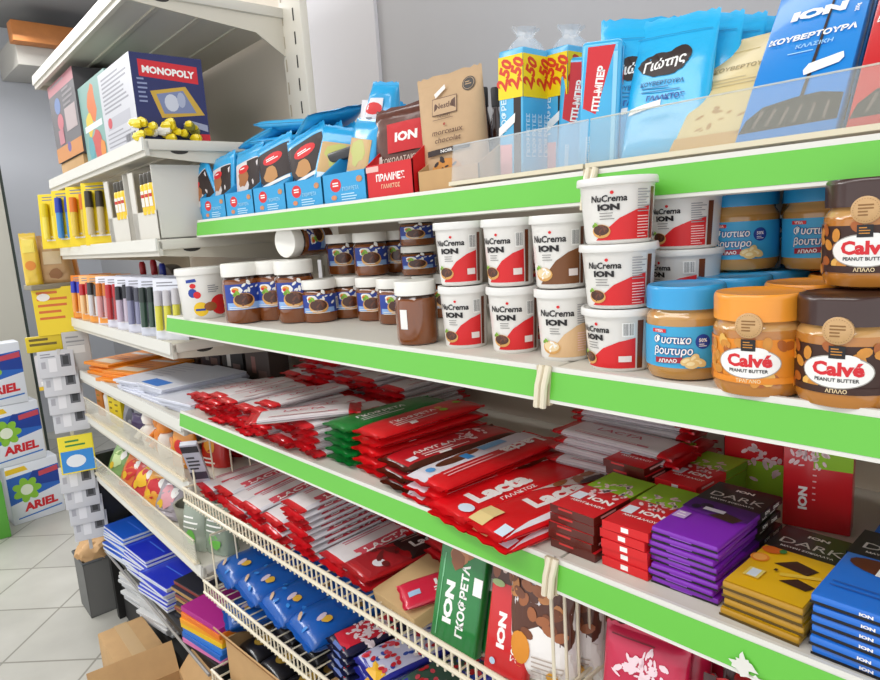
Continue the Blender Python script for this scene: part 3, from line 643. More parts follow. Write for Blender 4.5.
# small almond packs
def pack(W, D, T, red, edge, seed, green=True, tag=True):
    a = Art()
    if green: a.rect(0, D*.56, W, D, LIME).splash(W*.5, D*.60, W*.44, P('#f2d2d4'), 34, seed, .15)
    else: a.splash(W*.6, D*.62, W*.4, P('#f2d2d4'), 30, seed, .15)
    a.txt('ION', W*.66, D*.30, W*.22, WT_, .05, 0, 1.3).txt('ΑΜΥΓΔΑΛΟΥ', W*.55, D*.19, W*.11, WT_, .03, 0, 1.05)
    if tag: a.rect(W*.08, D*.24, W*.32, D*.40, P('#dfe6ee'))
    f = Art().rect(0, 0, W, T, edge)
    if edge is RED: f.rect(W*.42, T*.25, W*.58, T*.8, WT_)
    else: f.lines(W*.2, T*.6, W*.7, 1, T*.2, T*.25, C('#c9302e', .3, .3)) 
    r = Art().rect(0, 0, D*.56, T, edge).lines(D*.1, T*.5, D*.45, 1, T, T*.25, P('#e8b9b4'))
    if green: r.rect(D*.56, 0, D, T, P('#6f9a1f'))
    return slab(W, D, T, red, 'wrapper', a, f, r)
EB = C('#571c12', .3, .5); REDF = C('#cf1f26', .3, .3)
PK1 = Tm(pack(.058, .118, .0094, REDF, EB, 3)); PK2 = Tm(pack(.052, .118, .0094, REDF, RED, 5)); PKP = Tm(pack(.058, .118, .0094, REDF, EB, 8))
G = 'small almond chocolate packs'
stack(PK1, 'almond_chocolate_pack', 5, .0094, (-.390, .595, z3+.0005), radians(-3), 'brown edged almond pack', 'of the stack by the joint clip', 'chocolate bar', G, .0015, 2)
stack(PK2, 'almond_chocolate_pack', 5, .0094, (-.3285, .598, z3+.0005), radians(-2), 'red and lime almond pack', 'of the stack beside the purple bars', 'chocolate bar', G, .0015, 2)
stack(PKP, 'almond_chocolate_pack', 6, .0094, (-.402, .727+.0, z3+.0005), radians(-3), 'red and lime almond pack', 'of the rear stack by white bars', 'chocolate bar', G, .002, 2)
stack(PK2, 'almond_chocolate_pack', 5, .0094, (-.337, .727, z3+.0005), radians(-3), 'red and lime almond pack', 'of the rear stack by purple bars', 'chocolate bar', G, .002, 2)
# dark chocolate bars: coloured front half, black rear half
def dark(W, D, T, col, sd, pic, split=.62, seed=1, label_on=True, side=True, scol=None):
    a = Art(); bk = C('#151314', .35, .3)
    if scol: a.rect(T*.2, T*.2, W-T*.2, D*split, col)
    a.rect(0, D*split, W, D, bk).txt('ION', W*.52, D*(split+.27), W*.105, WT_, .05, 0, 1.5).txt('DARK', W*.52, D*(split+.11), W*.25, C('#d8d4ce', .4), .0, 0, 1.25).txt('ΜΑΥΡΗ ΣΟΚΟΛΑΤΑ', W*.52, D*(split+.05), W*.06, WT_, .02, 0, 1.2)
    pic(a, W, D)
    f = Art().rect(0, T*.0, W, T*.30, C('#161214', .4) if sd != P('#5a430c') else sd)
    if sd == WT_: f.txt('ION', W*.55, T*.36, T*.42, sd, .05, 0, 1.5)
    else: f.lines(W*.3, T*.15, W*.8, 1, 1, T*.18, sd)
    r = Art().rect(D*split, 0, D, T, bk)
    if side: r.rect(D*.10, T*.38, D*.5, T*.62, sd).txt('ION', D*(split+.12), T*.25, T*.7, WT_, .05, 0, 1.3).txt('DARK', D*(split+.27), T*.25, T*.7, WT_, .05, 0, 1.1)
    l = Art().rect(0, 0, D*(1-split), T, bk)
    mb = MB(); b = .0018
    mb.box((-W/2, -D/2, 0), (W/2, D/2, T), scol or col, T*.34, 2)
    a.emit(mb, on_top(-W/2, -D/2, T)); f.emit(mb, on_front(-W/2, -D/2, 0)); r.emit(mb, on_right(W/2, -D/2, 0)); l.emit(mb, on_left(-W/2, D/2, 0))
    return mb.mesh('wrapper')
CH = C('#3a2016', .35, .3)
def chunk(a, x, y, s, t=0): 
    a.poly([(x-s, y-s*.3), (x+s*.7, y-s*.55), (x+s, y+s*.2), (x-s*.2, y+s*.6)], CH)
def pic_p(a, W, D):
    a.rect(0, D*.42, W, D*.62, P('#4d1a72')).poly([(0, D*.42), (W, D*.42), (W*.8, D*.36), (W*.2, D*.38)], P('#6a2496'))
    chunk(a, W*.68, D*.42, W*.24); a.ell(W*.30, D*.52, W*.10, D*.04, P('#241033'), 12).ell(W*.18, D*.47, W*.07, D*.035, P('#1c0c2a'), 12).rect(W*.30, D*.45, W*.62, D*.50, P('#ded8e2')).rect(W*.06, D*.22, W*.26, D*.33, P('#c9a9dc')).lines(W*.1, D*.3, W*.24, 2, D*.04, D*.012, W_)
def pic_y(a, W, D):
    chunk(a, W*.58, D*.44, W*.26); chunk(a, W*.74, D*.24, W*.20); a.poly([(W*.5, D*.27), (W*.95, D*.37), (W*.9, D*.40), (W*.48, D*.31)], P('#e8c040'))
    a.ell(W*.12, D*.42, W*.12, D*.06, P('#e8862a'), 16).ell(W*.12, D*.42, W*.09, D*.045, P('#f2a84c'), 16).ell(W*.16, D*.56, W*.13, D*.05, P('#d9661e'), 16).ell(W*.30, D*.575, W*.05, D*.03, P('#3a7d3a'), 8)
    a.rect(W*.14, D*.14, W*.34, D*.26, P('#e9d06a')).rect(W*.18, D*.15, W*.30, D*.25, P('#d9e2e8')).rect(W*.40, D*.30, W*.44, D*.33, CH)
def pic_b(a, W, D):
    a.ell(W*.45, D*.50, W*.36, D*.09, BR, 16, -.2).ell(W*.85, D*.40, W*.2, D*.07, CH, 14).rect(W*.42, D*.40, W*1.0, D*.50, P('#f0eeea')).lines(W*.1, D*.2, W*.8, 2, D*.05, D*.015, P('#2a62b8'))
DP = Tm(dark(.066, .142, .0066, C('#7d22ae', .35, .3), P('#8a4ab8'), pic_p)); DY = Tm(dark(.067, .140, .0080, C('#e8b414', .35, .3), P('#5a430c'), pic_y, scol=C('#b58616', .4, .2))); DB = Tm(dark(.070, .140, .0082, C('#1f6fd0', .35, .3), WT_, pic_b, seed=3))
stack(DP, 'dark_chocolate_bar', 8, .0068, (-.268, .610, z3+.0005), radians(-1), 'purple and black dark chocolate bar', 'of the purple stack', 'chocolate bar', 'purple dark chocolate bars', .0022, 1.8)
stack(DY, 'dark_chocolate_bar', 4, .0084, (-.191, .598, z3+.0005), radians(-3), 'yellow and black dark chocolate bar', 'of the yellow stack', 'chocolate bar', 'yellow dark chocolate bars', .0015, 1.5)
stack(DB, 'dark_chocolate_bar', 6, .0086, (-.117, .592, z3+.0005), radians(-1), 'blue and black dark chocolate bar', 'of the blue stack', 'chocolate bar', 'blue dark chocolate bars', .0015, 1.5)
# cartons at the rear of the shelf and a second blue stack
hl = aty(752, 460, .8).z-z3
def carton(Wd, Hh, D, up):
    a = Art()
    if up: a.rect(0, 0, Wd, hl, LIME).splash(Wd*.62, hl*.94, Wd*.34, P('#f2d2d4'), 34, 4, .15).txt('ION', Wd*.3, Hh*.78, Wd*.18, WT_, .05, 0, 1.3)
    else: a.rect(Wd*.45, Hh*.72, Wd, Hh, LIME).splash(Wd*.38, Hh*.82, Wd*.28, P('#f2d2d4'), 30, 7, .16).txt('ION', Wd*.36, Hh*.36, Wd*.17, WT_, .05, 0, 1.3, rot=pi/2).lines(Wd*.44, Hh*.7, Wd*.5, 6, Hh*.07, .0015, P('#f0c0c0'))
    mb = MB(); mb.box((-Wd/2, 0, 0), (Wd/2, D, Hh), REDF, .002); a.emit(mb, on_front(-Wd/2, 0, 0)); return mb.mesh('carton')
inst(Tm(carton(.070, .115, .035, True)), 'chocolate_carton', (-.306, .80, z3), radians(4), 'upright red and lime carton at the rear behind the purple stack', 'carton')
inst(Tm(carton(.066, .100, .03, False)), 'chocolate_carton', (-.218, .745, z3), radians(10), 'upright red carton with lime corner standing alone at the rear', 'carton')
p = atz(868, 555, z3)
stack(DB, 'dark_chocolate_bar', 3, .0086, (p.x+.035, p.y+.07, z3+.0005), radians(2), 'blue dark chocolate bar', 'of the short rear blue stack', 'chocolate bar', 'rear blue dark chocolate bars', .002, 2)

# ------------------------------------------------------------------ top shelf: display trays, pouches, baking chocolate
z1 = H+S1+.0005; SKY = F('#2aa5dd'); SKYP = P('#35a9dc'); DKB = P('#2b1a16')
ta = Art(); ta.ell(.036, .030, .015, .0105, RED, 20).lines(.028, .032, .044, 2, .004, .0022, W_, 2).txt('ΓΚΟΦΡΕΤΑ', .075, .020, .008, P('#9ed4ee'), .02, .1, 1).lines(.050, .014, .1, 3, .004, .0016, P('#bfe2f2'), 3).ell(.030, .011, .008, .004, P('#d98a5a'), 10).ell(.1, .035, .008, .005, P('#c98a5a'), 8)
TRB = Tm(tray_mesh(.1155, .16, .048, .085, C('#2f9fd6', .5), C('#b9d7e6', .6), ta, 'tray'))
rta = Art().txt('ΠΡΑΛΙΝΕΣ', .055, .026, .013, W_, .04, 0, 1.0).txt('ΓΑΛΑΚΤΟΣ', .055, .015, .008, P('#f0c7a0'), .02)
rta.rect(0, .040, .03, .048, P('#e8b9b0'))
TRR = Tm(tray_mesh(.105, .16, .05, .088, C('#d1161c', .5), C('#c9a080', .6), rta, 'tray'))
TRK = Tm(tray_mesh(.115, .17, .030, .06, CARD, CARD, None, 'tray'))
xs = [-1.335, -1.217, -1.099, -.981, -.863]
for i, x in enumerate(xs): inst(TRB, 'display_tray', (x, .697, z1), 0, f'blue display tray with red oval, {NTH[i]} from the far end of the top shelf', 'display tray', 'blue display trays')
inst(TRR, 'display_tray', (-.750, .697, z1), 0, 'red display tray with white lettering beside the kraft tray', 'display tray')
inst(TRK, 'display_tray', (-.632, .704, z1), 0, 'plain brown cardboard tray under the kraft pouch', 'display tray')
def wafer(W, Hh, T, seed, v):
    a = Art()
    if v == 0: a.rect(W*.06, Hh*.22, W*.94, Hh*.74, P('#dcd3d0')).rect(W*.55, Hh*.16, W*.94, Hh*.72, DKB).blob(W*.4, Hh*.45, W*.22, C('#a86a3a', .4), 14, .3, 3).ell(W*.42, Hh*.60, W*.2, Hh*.07, RED, 12).lines(W*.3, Hh*.61, W*.54, 1, 1, Hh*.02, W_)
    elif v == 1: a.rect(W*.05, Hh*.3, W*.95, Hh*.82, DKB).ell(W*.5, Hh*.66, W*.28, Hh*.09, RED, 14).lines(W*.32, Hh*.67, W*.68, 2, Hh*.03, Hh*.016, W_).blob(W*.4, Hh*.42, W*.22, C('#c08a50', .4), 12, .3, 5).rect(W*.1, Hh*.24, W*.9, Hh*.29, W_)
    else: a.rect(W*.08, Hh*.2, W*.92, Hh*.7, P('#c9a46c')).blob(W*.5, Hh*.5, W*.32, P('#b9bb62'), 12, .4, 3).rect(W*.1, Hh*.1, W*.9, Hh*.2, P('#d8ecf6'))
    return bag(W, Hh, T, lambda f, s: SKY, a, FLATPK, 'wrapper', seed, 0, .06)
WF0, WF1, WF2 = Tm(wafer(.098, .112, .022, 1, 0)), Tm(wafer(.098, .115, .020, 2, 1)), Tm(wafer(.08, .105, .02, 3, 2))
G = 'blue wafer packets in the display trays'
for i, x in enumerate(xs):
    n = (3, 4, 5, 5, 3)[i]
    for k in range(n):
        t = (WF0, WF0, WF1, WF1, WF2)[i] if k == 0 or i > 1 else WF1
        ly = (-6, -8, -14, -16, 12)[i]
        inst(t, 'wafer_packet', (x+random.uniform(-.004, .004), .646+k*.0285, z1+.026), (radians(-10), radians(ly+random.uniform(-1, 1)), radians(random.uniform(-1.5, 1.5)+(0, 4, 14, 14, -8)[i])), f'blue wafer packet, {NTH[k]} from the front in the {NTH[i]} blue tray', 'wafer packet', G)
inst(WF0, 'wafer_packet', (-1.392, .640, z1+.020), (radians(-6), radians(-32), radians(8)), 'blue wafer packet leaning out at the far end of the first blue tray', 'wafer packet')
# packets thrown flat on top and the tall ones at the near end
FLP = Tm(pillow(.19, .11, .020, .008, lambda u, v, s: SKY, Art().rect(.03, .02, .12, .05, DKB).ell(.05, .06, .02, .014, RED), 'wrapper', 9, 8))
for k, (x, y, z, r, t) in enumerate(((-1.30, .735, .180, 12, 4), (-1.18, .735, .183, 5, -4), (-1.13, .73, .205, 10, -6), (-1.24, .735, .203, -6, 4), (-1.05, .72, .190, -18, 12))):
    inst(FLP, 'wafer_packet', (x, y, H+z-.008), (radians(t), radians(-t), radians(r)), f'blue packet lying flat on the upright packets, {("far end", "lower middle", "upper middle", "topmost far side", "near end of the heap")[k]}', 'wafer packet', 'blue packets lying on top of the trays')
tb = Art().rect(.006, .03, .05, .135, P('#e4e0e2')).poly([(.008, .07), (.05, .10), (.05, .06), (.008, .04)], DKB).ell(.034, .118, .016, .010, RED, 12).lines(.012, .10, .045, 5, .010, .004, P('#8d8a90')).poly([(.05, .02), (.088, .02), (.06, .09)], P('#f0eee8')).blob(.066, .05, .014, P('#d9b060'), 10, .3, 2)
TALL = Tm(bag(.09, .165, .03, lambda f, s: SKY, tb, FLATPK, 'wrapper', 4, .5, .1))
inst(TALL, 'wafer_packet', (-.868, .685, z1+.03), (radians(-8), radians(8), radians(28)), 'tall blue packet with pointed top standing beside the brown praline bag', 'wafer packet')
inst(TALL, 'wafer_packet', (-.955, .700, z1+.035), (radians(-8), radians(34), radians(20)), 'silvery blue packet leaning towards the pointed one', 'wafer packet')
inst(WF2, 'wafer_packet', (-.945, .655, z1+.032), (radians(-14), radians(12), radians(30)), 'blue packet with cream picture leaning in front of the silvery one', 'wafer packet')
bx = MB(); bx.box((-.05, -.006, 0), (.05, .006, .018), C('#2b2a2c', .4, .2), .004)
p = aty(350, 158, .665); inst(Tm(bx.mesh('wrapper')), 'snack_bar', p, (0, radians(-6), radians(8)), 'dark slim snack bar lying across the blue trays', 'snack bar')
pa = Art(); BT = C('#5a2c1c', .35, .3, .45, 130)
pa.rect(.034, .062, .1, .105, P('#c8141c')).txt('ION', .068, .078, .017, W_, .05, .1, 1.3).txt('ΣΟΚΟΛΑΤΑΚΙΑ', .055, .048, .010, P('#d8c2b2'), .02, .1).lines(.02, .045, .09, 2, .005, .002, P('#c9b0a0')).rect(.008, .035, .022, .06, P('#e6ddd6')).rect(.0, .0, .11, .03, P('#c8141c'))
PR = Tm(bag(.11, .135, .04, lambda f, s: BT, pa, FLATPK, 'pouch', 6, 0, .08))
inst(PR, 'praline_bag', (-.762, .665, z1+.004), (radians(-6), radians(-3), radians(14)), 'brown and red bag of chocolates standing in the red tray', 'chocolate bag')
inst(PR, 'praline_bag', (-.755, .715, z1+.004), (radians(-8), radians(2), radians(14)), 'brown and red bag of chocolates behind the front one in the red tray', 'chocolate bag')
# kraft pouches
KR = C('#c3a27c', .7, 0, .1, 40, 0, .3); KI = P('#5a3a28')
def kraft(W, Hh, T):
    a = Art(); c = W*.5
    a.ell(W*.83, Hh*.86, W*.10, W*.10, P('#3a3532'), 20).ell(W*.83, Hh*.86, W*.085, W*.085, P('#c3a27c'), 20).ell(W*.83, Hh*.86, W*.078, W*.078, P('#3a3532'), 20).lines(W*.78, Hh*.87, W*.88, 2, Hh*.02, Hh*.008, KR)
    a.rect(W*.26, Hh*.64, W*.66, Hh*.79, KI).rect(W*.268, Hh*.646, W*.652, Hh*.784, P('#bf9e78')).txt('Nestlé', c-.04*W, Hh*.695, W*.105, KI, .02, 0, 1.05)
    a.rect(W*.27, Hh*.60, W*.60, Hh*.604, KI).txt('DESSERT', c-.04*W, Hh*.615, W*.05, KI, .0, 0, 1.1).ell(W*.46, Hh*.555, W*.02, W*.02, P('#a3402a'), 8)
    a.txt('morceaux', c, Hh*.47, W*.105, KI, .005, .25, 1.15).txt('chocolat', c, Hh*.40, W*.105, KI, .005, .25, 1.15)
    a.poly([(W*.16, Hh*.295), (W*.84, Hh*.315), (W*.84, Hh*.355), (W*.16, Hh*.345)], DKB).txt('NOIR', W*.48, Hh*.312, W*.06, W_, .02, 0, 1.3)
    a.ell(W*.46, Hh*.13, W*.26, Hh*.13, C('#cf8a3a', .6, 0, .3, 60), 20); a.splash(W*.46, Hh*.15, W*.2, DKB, 9, 4, .18)
    a.poly([(W*.30, Hh*.83), (W*.46, Hh*.90), (W*.48, Hh*.86), (W*.33, Hh*.79)], P('#e9e4dc'))
    return bag(W, Hh, T, lambda f, s: KR, a, STANDUP, 'pouch', 8, -.05, .05)
KP = Tm(kraft(.098, .158, .040))
inst(KP, 'kraft_pouch', (-.655, .664, z1+.004), (radians(-3), radians(-4), radians(16)), 'brown kraft pouch of baking chocolate standing upright in its tray', 'chocolate pouch')
inst(KP, 'kraft_pouch', (-.588, .735, z1+.001), (radians(-14), radians(6), radians(20)), 'brown kraft pouch leaning behind, partly hidden by the upright one', 'chocolate pouch', None, .85)
vb = MB(); vb.lathe([(.0, 0), (.011, 0), (.011, .06), (.005, .075), (.005, .08)], C('#2a1408', .15, .6), 16); vc = MB(); vc.lathe([(.0065, .078), (.0068, .093), (.006, .0945), (0, .0945)], C('#171515', .4), 16)
VB = Tm(None, [('bottle', vb.mesh('bottle')), ('cap', vc.mesh('cap'), 'black cap')])
for px, l in ((484, 'farther'), (495, 'nearer')):
    p = aty(px, 94, .84); inst(VB, 'essence_bottle', (p.x, .84, z1), 0, f'small dark essence bottle with black cap behind the kraft pouches, {l} one', 'bottle', 'small essence bottles', (1, 1, (p.z-z1)/.089))
# wafer multipacks with the yellow price band
YEL = P('#f2d414')
def multi(W, D, Hh):
    mb = MB(); mb.box((-W/2, -D/2, 0), (W/2, D/2, Hh), C('#4fb0de', .25, .5), .003)
    for k, (w, fn) in enumerate(((W, on_front(-W/2, -D/2, 0)), (D, on_right(W/2, -D/2, 0)))):
        a = Art(w, Hh)
        if k == 0: a.rect(w*.62, .004, w*.92, Hh*.75, DKB).rect(w*.05, .006, w*.55, Hh*.30, P('#e59a9c')).txt('ΓΚΟΦΡΕΤΑ', w*.32, Hh*.36, .011, P('#d8ecf6'), .02, 0, 1, 'L', pi/2)
        else:
            for q in (.22, .42, .62, .82): a.txt('ΓΚΟΦΡΕΤΕΣ', w*q, Hh*.2, .0082, P('#d6ecf7'), .03, 0, 1.05, 'L', pi/2)
        a.rect(0, Hh*.64, w, Hh*.95, YEL).txt('2,50', w*(.44 if k == 0 else .36), Hh*.80, .0235, P('#d33a1e'), .05, .1, .85, 'C', 1.25).txt('2,50', w*(.92 if k == 0 else .80), Hh*.80, .0235, P('#d33a1e'), .05, .1, .85, 'C', 1.25)
        if k == 0: a.poly([(w*.0, Hh*.36), (w*.68, Hh*.46), (w*.70, Hh*.53), (w*.02, Hh*.43)], W_)
        a.emit(mb, fn)
    body = mb.mesh('wrapper')
    t = MB(); n = 22; rows = []; g = random.Random(4)
    for f, rr in ((0, 1), (.3, .8), (.6, .42), (.8, .5), (1, .8)):
        rows.append([((W*.5*rr)*cos(2*pi*i/n)*g.uniform(.8, 1.1), (D*.5*rr)*sin(2*pi*i/n)*g.uniform(.8, 1.1), Hh-.002+f*.026+g.uniform(0, .003)) for i in range(n)])
    t.grid(rows, clear('#eef4f8', .3, .1), True, True)
    return Tm(None, [('wrapper', body), ('film_twist', t.mesh('film_twist'), 'clear gathered film')])
MP = multi(.040, .056, .160)
p = aty(497, 165, .655)
inst(MP, 'wafer_multipack', (p.x+.026, .680, z1+.002), (0, radians(3), radians(-2)), 'blue wafer multipack with yellow price band beside the kraft pouches', 'wafer multipack', 'yellow banded multipacks')
inst(MP, 'wafer_multipack', (p.x+.062, .725, z1+.002), (0, radians(3), radians(-6)), 'blue wafer multipack with yellow price band, second one behind the first', 'wafer multipack', 'yellow banded multipacks')
rd = MB(); rd.box((-.02, 0, 0), (.02, .012, .15), C('#cf2030', .4), .002); Art().rect(-.016, .136, .012, .146, DKB).emit(rd, on_front(0, 0, 0))
inst(Tm(rd.mesh('carton')), 'wafer_carton', (p.x+.012, .735, z1), radians(-6), 'thin red carton peeking out behind the banded multipack', 'carton')
# blue packs with red label, white upright lettering
def papa(W, D, Hh):
    mb = MB(); mb.box((-W/2, -D/2, 0), (W/2, D/2, Hh), C('#3fb0e2', .25, .5), .006, 3); a = Art()
    a.poly([(W*.10, Hh*.50), (W*.42, Hh*.45), (W*.84, Hh*.95), (W*.18, Hh*.95)], P('#cf1f2a')).txt('ΠΤΙ-ΜΠΕΡ', W*.48, Hh*.47, W*.23, W_, .05, 0, .95, 'L', pi/2*.92)
    a.txt('μπισκοτα', W*.30, Hh*.06, W*.17, P('#cfe9f6'), .02, 0, 1, 'L', pi/2).rect(W*.80, Hh*.1, W*.9, Hh*.9, P('#8fd0ee')); a.emit(mb, on_front(-W/2, -D/2, 0))
    b = Art(); b.rect(D*.1, Hh*.06, D*.3, Hh*.94, P('#7cc6ea')).ell(D*.5, Hh*.72, D*.3, Hh*.06, P('#b8424a'), 12).rect(D*.6, Hh*.1, D*.66, Hh*.9, P('#2a86b8')); b.emit(mb, on_right(W/2, -D/2, 0)); return mb.mesh('wrapper')
PP = Tm(papa(.046, .026, .145)); p = aty(596, 150, .66)
inst(PP, 'biscuit_pack', (-.490, .705, z1+.001), (radians(-3), radians(4), radians(30)), 'blue biscuit pack with red label, narrow one beside the yellow banded packs', 'biscuit pack', 'blue biscuit packs')
for k in range(5): inst(PP, 'biscuit_pack', (-.432+.010*k, .668+.033*k, z1+.001), (radians(-3), radians(3), radians(20)), f'blue biscuit pack with red label, {NTH[k]} from the front of the row', 'biscuit pack', 'blue biscuit packs')
# light blue bags with the brown ribbon logo
def giotis(W, Hh, T):
    a = Art(); a.blob(W*.42, Hh*.66, W*.32, DKB, 30, .12, 3, ry=Hh*.085).blob(W*.62, Hh*.705, W*.14, DKB, 20, .1, 4, ry=Hh*.07).txt('Γιώτης', W*.44, Hh*.635, W*.16, W_, .03, .3, 1.0, 'C', .16)
    a.txt('ΚΟΥΒΕΡΤΟΥΡΑ', W*.44, Hh*.52, W*.072, P('#1f5f8e'), .02, .1, 1).lines(W*.2, Hh*.50, W*.7, 2, Hh*.025, Hh*.008, P('#3a86b4')).txt('ΓΑΛΑΚΤΟΣ', W*.5, Hh*.42, W*.085, P('#1d4f9a'), .04, .1, 1)
    a.poly([(W*.06, Hh*.34), (W*.46, Hh*.38), (W*.46, Hh*.42), (W*.08, Hh*.38)], W_).rect(W*.05, Hh*.86, W*.95, Hh*.865, P('#1f8fc4'))
    return bag(W, Hh, T, lambda f, s: F('#27b4ea'), a, [(0, .03), (.02, .5), (.1, .95), (.3, 1), (.7, .9), (.88, .4), (.94, .05), (1, .05)], 'pouch', 5, 0, .08)
GT = Tm(giotis(.088, .168, .022))
for k in range(5): inst(GT, 'baking_chocolate_bag', (-.357+.012*k, .668+.030*k, z1+.001), (radians(-17), radians(2), radians(10)), f'light blue bag with brown ribbon logo, {NTH[k]} from the front', 'chocolate bag', 'light blue bags with ribbon logo')
inst(GT, 'baking_chocolate_bag', (-.395, .69, z1+.001), (radians(-6), radians(3), radians(38)), 'light blue bag turned edge-on beside the biscuit packs', 'chocolate bag')
# leaning baking bars
def lean_bar(W, L, T, base, fn):
    mb = MB(); mb.box((-W/2, 0, 0), (W/2, T, L), base, .003); a = Art(); fn(a, W, L); a.emit(mb, on_front(-W/2, 0, 0)); return Tm(mb.mesh('wrapper'))
def cream_art(a, W, L):
    a.rect(W*.0, 0, W, L*.16, P('#d3a55a')).splash(W*.5, L*.22, W*.36, P('#b98f4c'), 12, 4, .12).lines(W*.1, L*.86, W*.9, 1, 1, L*.006, P('#c9b070')).txt('ΚΟΥΒΕΡΤΟΥΡΑ', W*.5, L*.70, W*.10, P('#a8946a'), .02, 0, 1).lines(W*.2, L*.62, W*.8, 3, L*.03, L*.008, P('#c4b286'))
def ion_art(red):
    def f(a, W, L):
        dk = C('#241713', .3, .4)
        a.poly([(W*.02, L*.085), (W*.98, L*.10), (W*.98, L*.24), (W*.75, L*.265), (W*.5, L*.255), (W*.2, L*.225), (W*.06, L*.16)], dk)
        for i in range(6): a.poly([(W*(.14+.14*i), L*.11), (W*(.17+.14*i), L*.11), (W*(.23+.13*i), L*.20), (W*(.20+.13*i), L*.21)], P('#6a5a52'))
        a.poly([(W*.56, L*.24), (W*.60, L*.24), (W*.66, L*1.0), (W*.64, L*1.0)], C('#3a2a24', .3, .3))
        a.txt('ION', W*.5, L*.735, W*.18, W_, .07, .1, 1.7).txt('ΚΟΥΒΕΡΤΟΥΡΑ', W*.5, L*.60, W*.112, W_, .045, .1, 1.08).txt('ΓΑΛΑΚΤΟΣ' if red else 'ΚΛΑΣΙΚΗ', W*.55, L*.545, W*.08, W_ if red else P('#9fd0f4'), .02, .1, 1.1).lines(W*.3, L*.515, W*.7, 1, 1, L*.006, P('#9fd0f4'))
        if not red: a.poly([(W*.54, L*.37), (W*.86, L*.41), (W*.90, L*.435), (W*.88, L*.47), (W*.56, L*.435), (W*.52, L*.40)], W_)
        a.txt('200g', W*.92, L*.70, W*.06, W_, .02, 0, 1, 'L', pi/2)
    return f
LC = lean_bar(.082, .17, .012, C('#dcc78e', .4, .2), cream_art); LB = lean_bar(.084, .215, .014, C('#1585d8', .35, .3), ion_art(False)); LR = lean_bar(.084, .215, .014, C('#c8171c', .35, .3), ion_art(True))
for k in range(3): inst(LC, 'baking_chocolate_bar', (-.292, .634+.022*k, z1+.006), (radians(-43), 0, radians(-1)), f'cream baking chocolate bar, {NTH[k]} from the front of the leaning row', 'chocolate bar', 'cream baking bars')
for k in range(3): inst(LB, 'baking_chocolate_bar', (-.2235, .632+.022*k, z1+.006), (radians(-39), 0, radians(2)), f'large blue baking chocolate bar, {NTH[k]} from the front of the leaning row', 'chocolate bar', 'blue baking bars')
for k in range(3): inst(LR, 'baking_chocolate_bar', (-.133, .634+.022*k, z1+.006), (radians(-39), 0, radians(2)), f'large red baking chocolate bar, {NTH[k]} from the front of the leaning row', 'chocolate bar', 'red baking bars')

# ------------------------------------------------------------------ wire basket shelves
z4 = H+S4+.0035; z5 = H+S5+.0035; z6 = H+S6+.0035
def sleeve(L, W, T, seed):
    a = Art(); a.rect(L*.2, W*.04, L*.8, W*.36, P('#cf4a58')).txt('LACTA', L*.5, W*.08, W*.27, WT_, .03, .1, 1.5).lines(L*.2, W*.8, L*.8, 2, W*.1, W*.04, P('#c9707c'))
    b = pillow(L, W, T, L*.04, lambda u, v, s: RF if u < .075 or u > .925 else (C('#d6d4da', .35, .2) if v < .1 or v > .9 else WF), a, 'wrapper', seed, 6); return b
SL = [Tm(sleeve(.20, .072, .0098, 30+i)) for i in range(3)]
cols = [(-1.335, 3, 0, 3), (-1.262, 4, .01, 5), (-1.186, 4, -.004, 7), (-1.108, 5, 0, 7), (-1.028, 5, -.004, 8), (-.946, 9, 0, 4), (-.868, 2, .006, 3)]
for c, (x, n, dy, roll) in enumerate(cols):
    for i in range(n):
        inst(random.choice(SL), 'milk_chocolate_bar', (x-i*.0012*roll*.5+random.uniform(-.003, .003), .522+dy+.1+random.uniform(-.006, .006), z4+.003+i*.0102), (radians(1.5), radians(-roll), radians(90-4+random.uniform(-2.5, 2.5))), f'white sleeved milk bar in the wire basket, {ORD[n-1-i]} of the {NTH[c]} front pile', 'chocolate bar', 'white sleeved bars in the wire basket')
for c, (x, n) in enumerate(((-1.12, 8), (-1.03, 8), (-.94, 7), (-.86, 9), (-.78, 8))):
    for i in range(n):
        inst(random.choice(SL), 'milk_chocolate_bar', (x+random.uniform(-.004, .004), .765+random.uniform(-.008, .008), z4+.002+i*.0102), (0, radians(-3), radians(90+random.uniform(-5, 5))), f'white sleeved milk bar in the wire basket, {ORD[n-1-i]} of the {NTH[c]} rear pile', 'chocolate bar', 'rear white sleeved bars in the wire basket')
def dk(L, W, T):
    a = Art(); a.rect(L*.05, W*.06, L*.42, W*.94, P('#a31620')).rect(L*.42, W*.04, L*.96, W*.96, P('#2a1512')).txt('Lacta', L*.68, W*.40, W*.36, WT_, .04, .08, 1.1).lines(L*.5, W*.86, L*.9, 2, W*.1, W*.03, P('#b89a90')).ell(L*.2, W*.35, L*.05, W*.16, P('#e4dfe4'), 12).splash(L*.26, W*.6, W*.4, P('#6a1a1a'), 8, 3, .3)
    return pillow(L, W, T, L*.035, lambda u, v, s: F('#b3131c'), a, 'wrapper', 12, 10)
DKB_ = Tm(dk(.215, .078, .013))
stack(DKB_, 'dark_milk_bar', 2, .013, (-.785, .625, z4+.002), radians(90-6), 'dark red and black chocolate bar', 'of the pair beside the kraft board', 'chocolate bar', 'dark red and black bars', .004, 2)
cb = MB(); cb.box((-.055, -.075, 0), (.055, .075, .022), C('#c9a877', .8, 0, .1, 20), .002); inst(Tm(cb.mesh('carton')), 'flat_kraft_carton', (-.695, .600, z4+.001), (radians(10), 0, radians(-6)), 'flat plain kraft carton lying behind the wire rail', 'carton')
def pinkart():
    a = Art(); a.txt('ION', .075, .028, .018, WT_, .05, 0, 1.3, 'C', 0).rect(.012, .018, .03, .03, P('#a9c6e2')).lines(.05, .02, .11, 2, .006, .003, WT_)
    return a
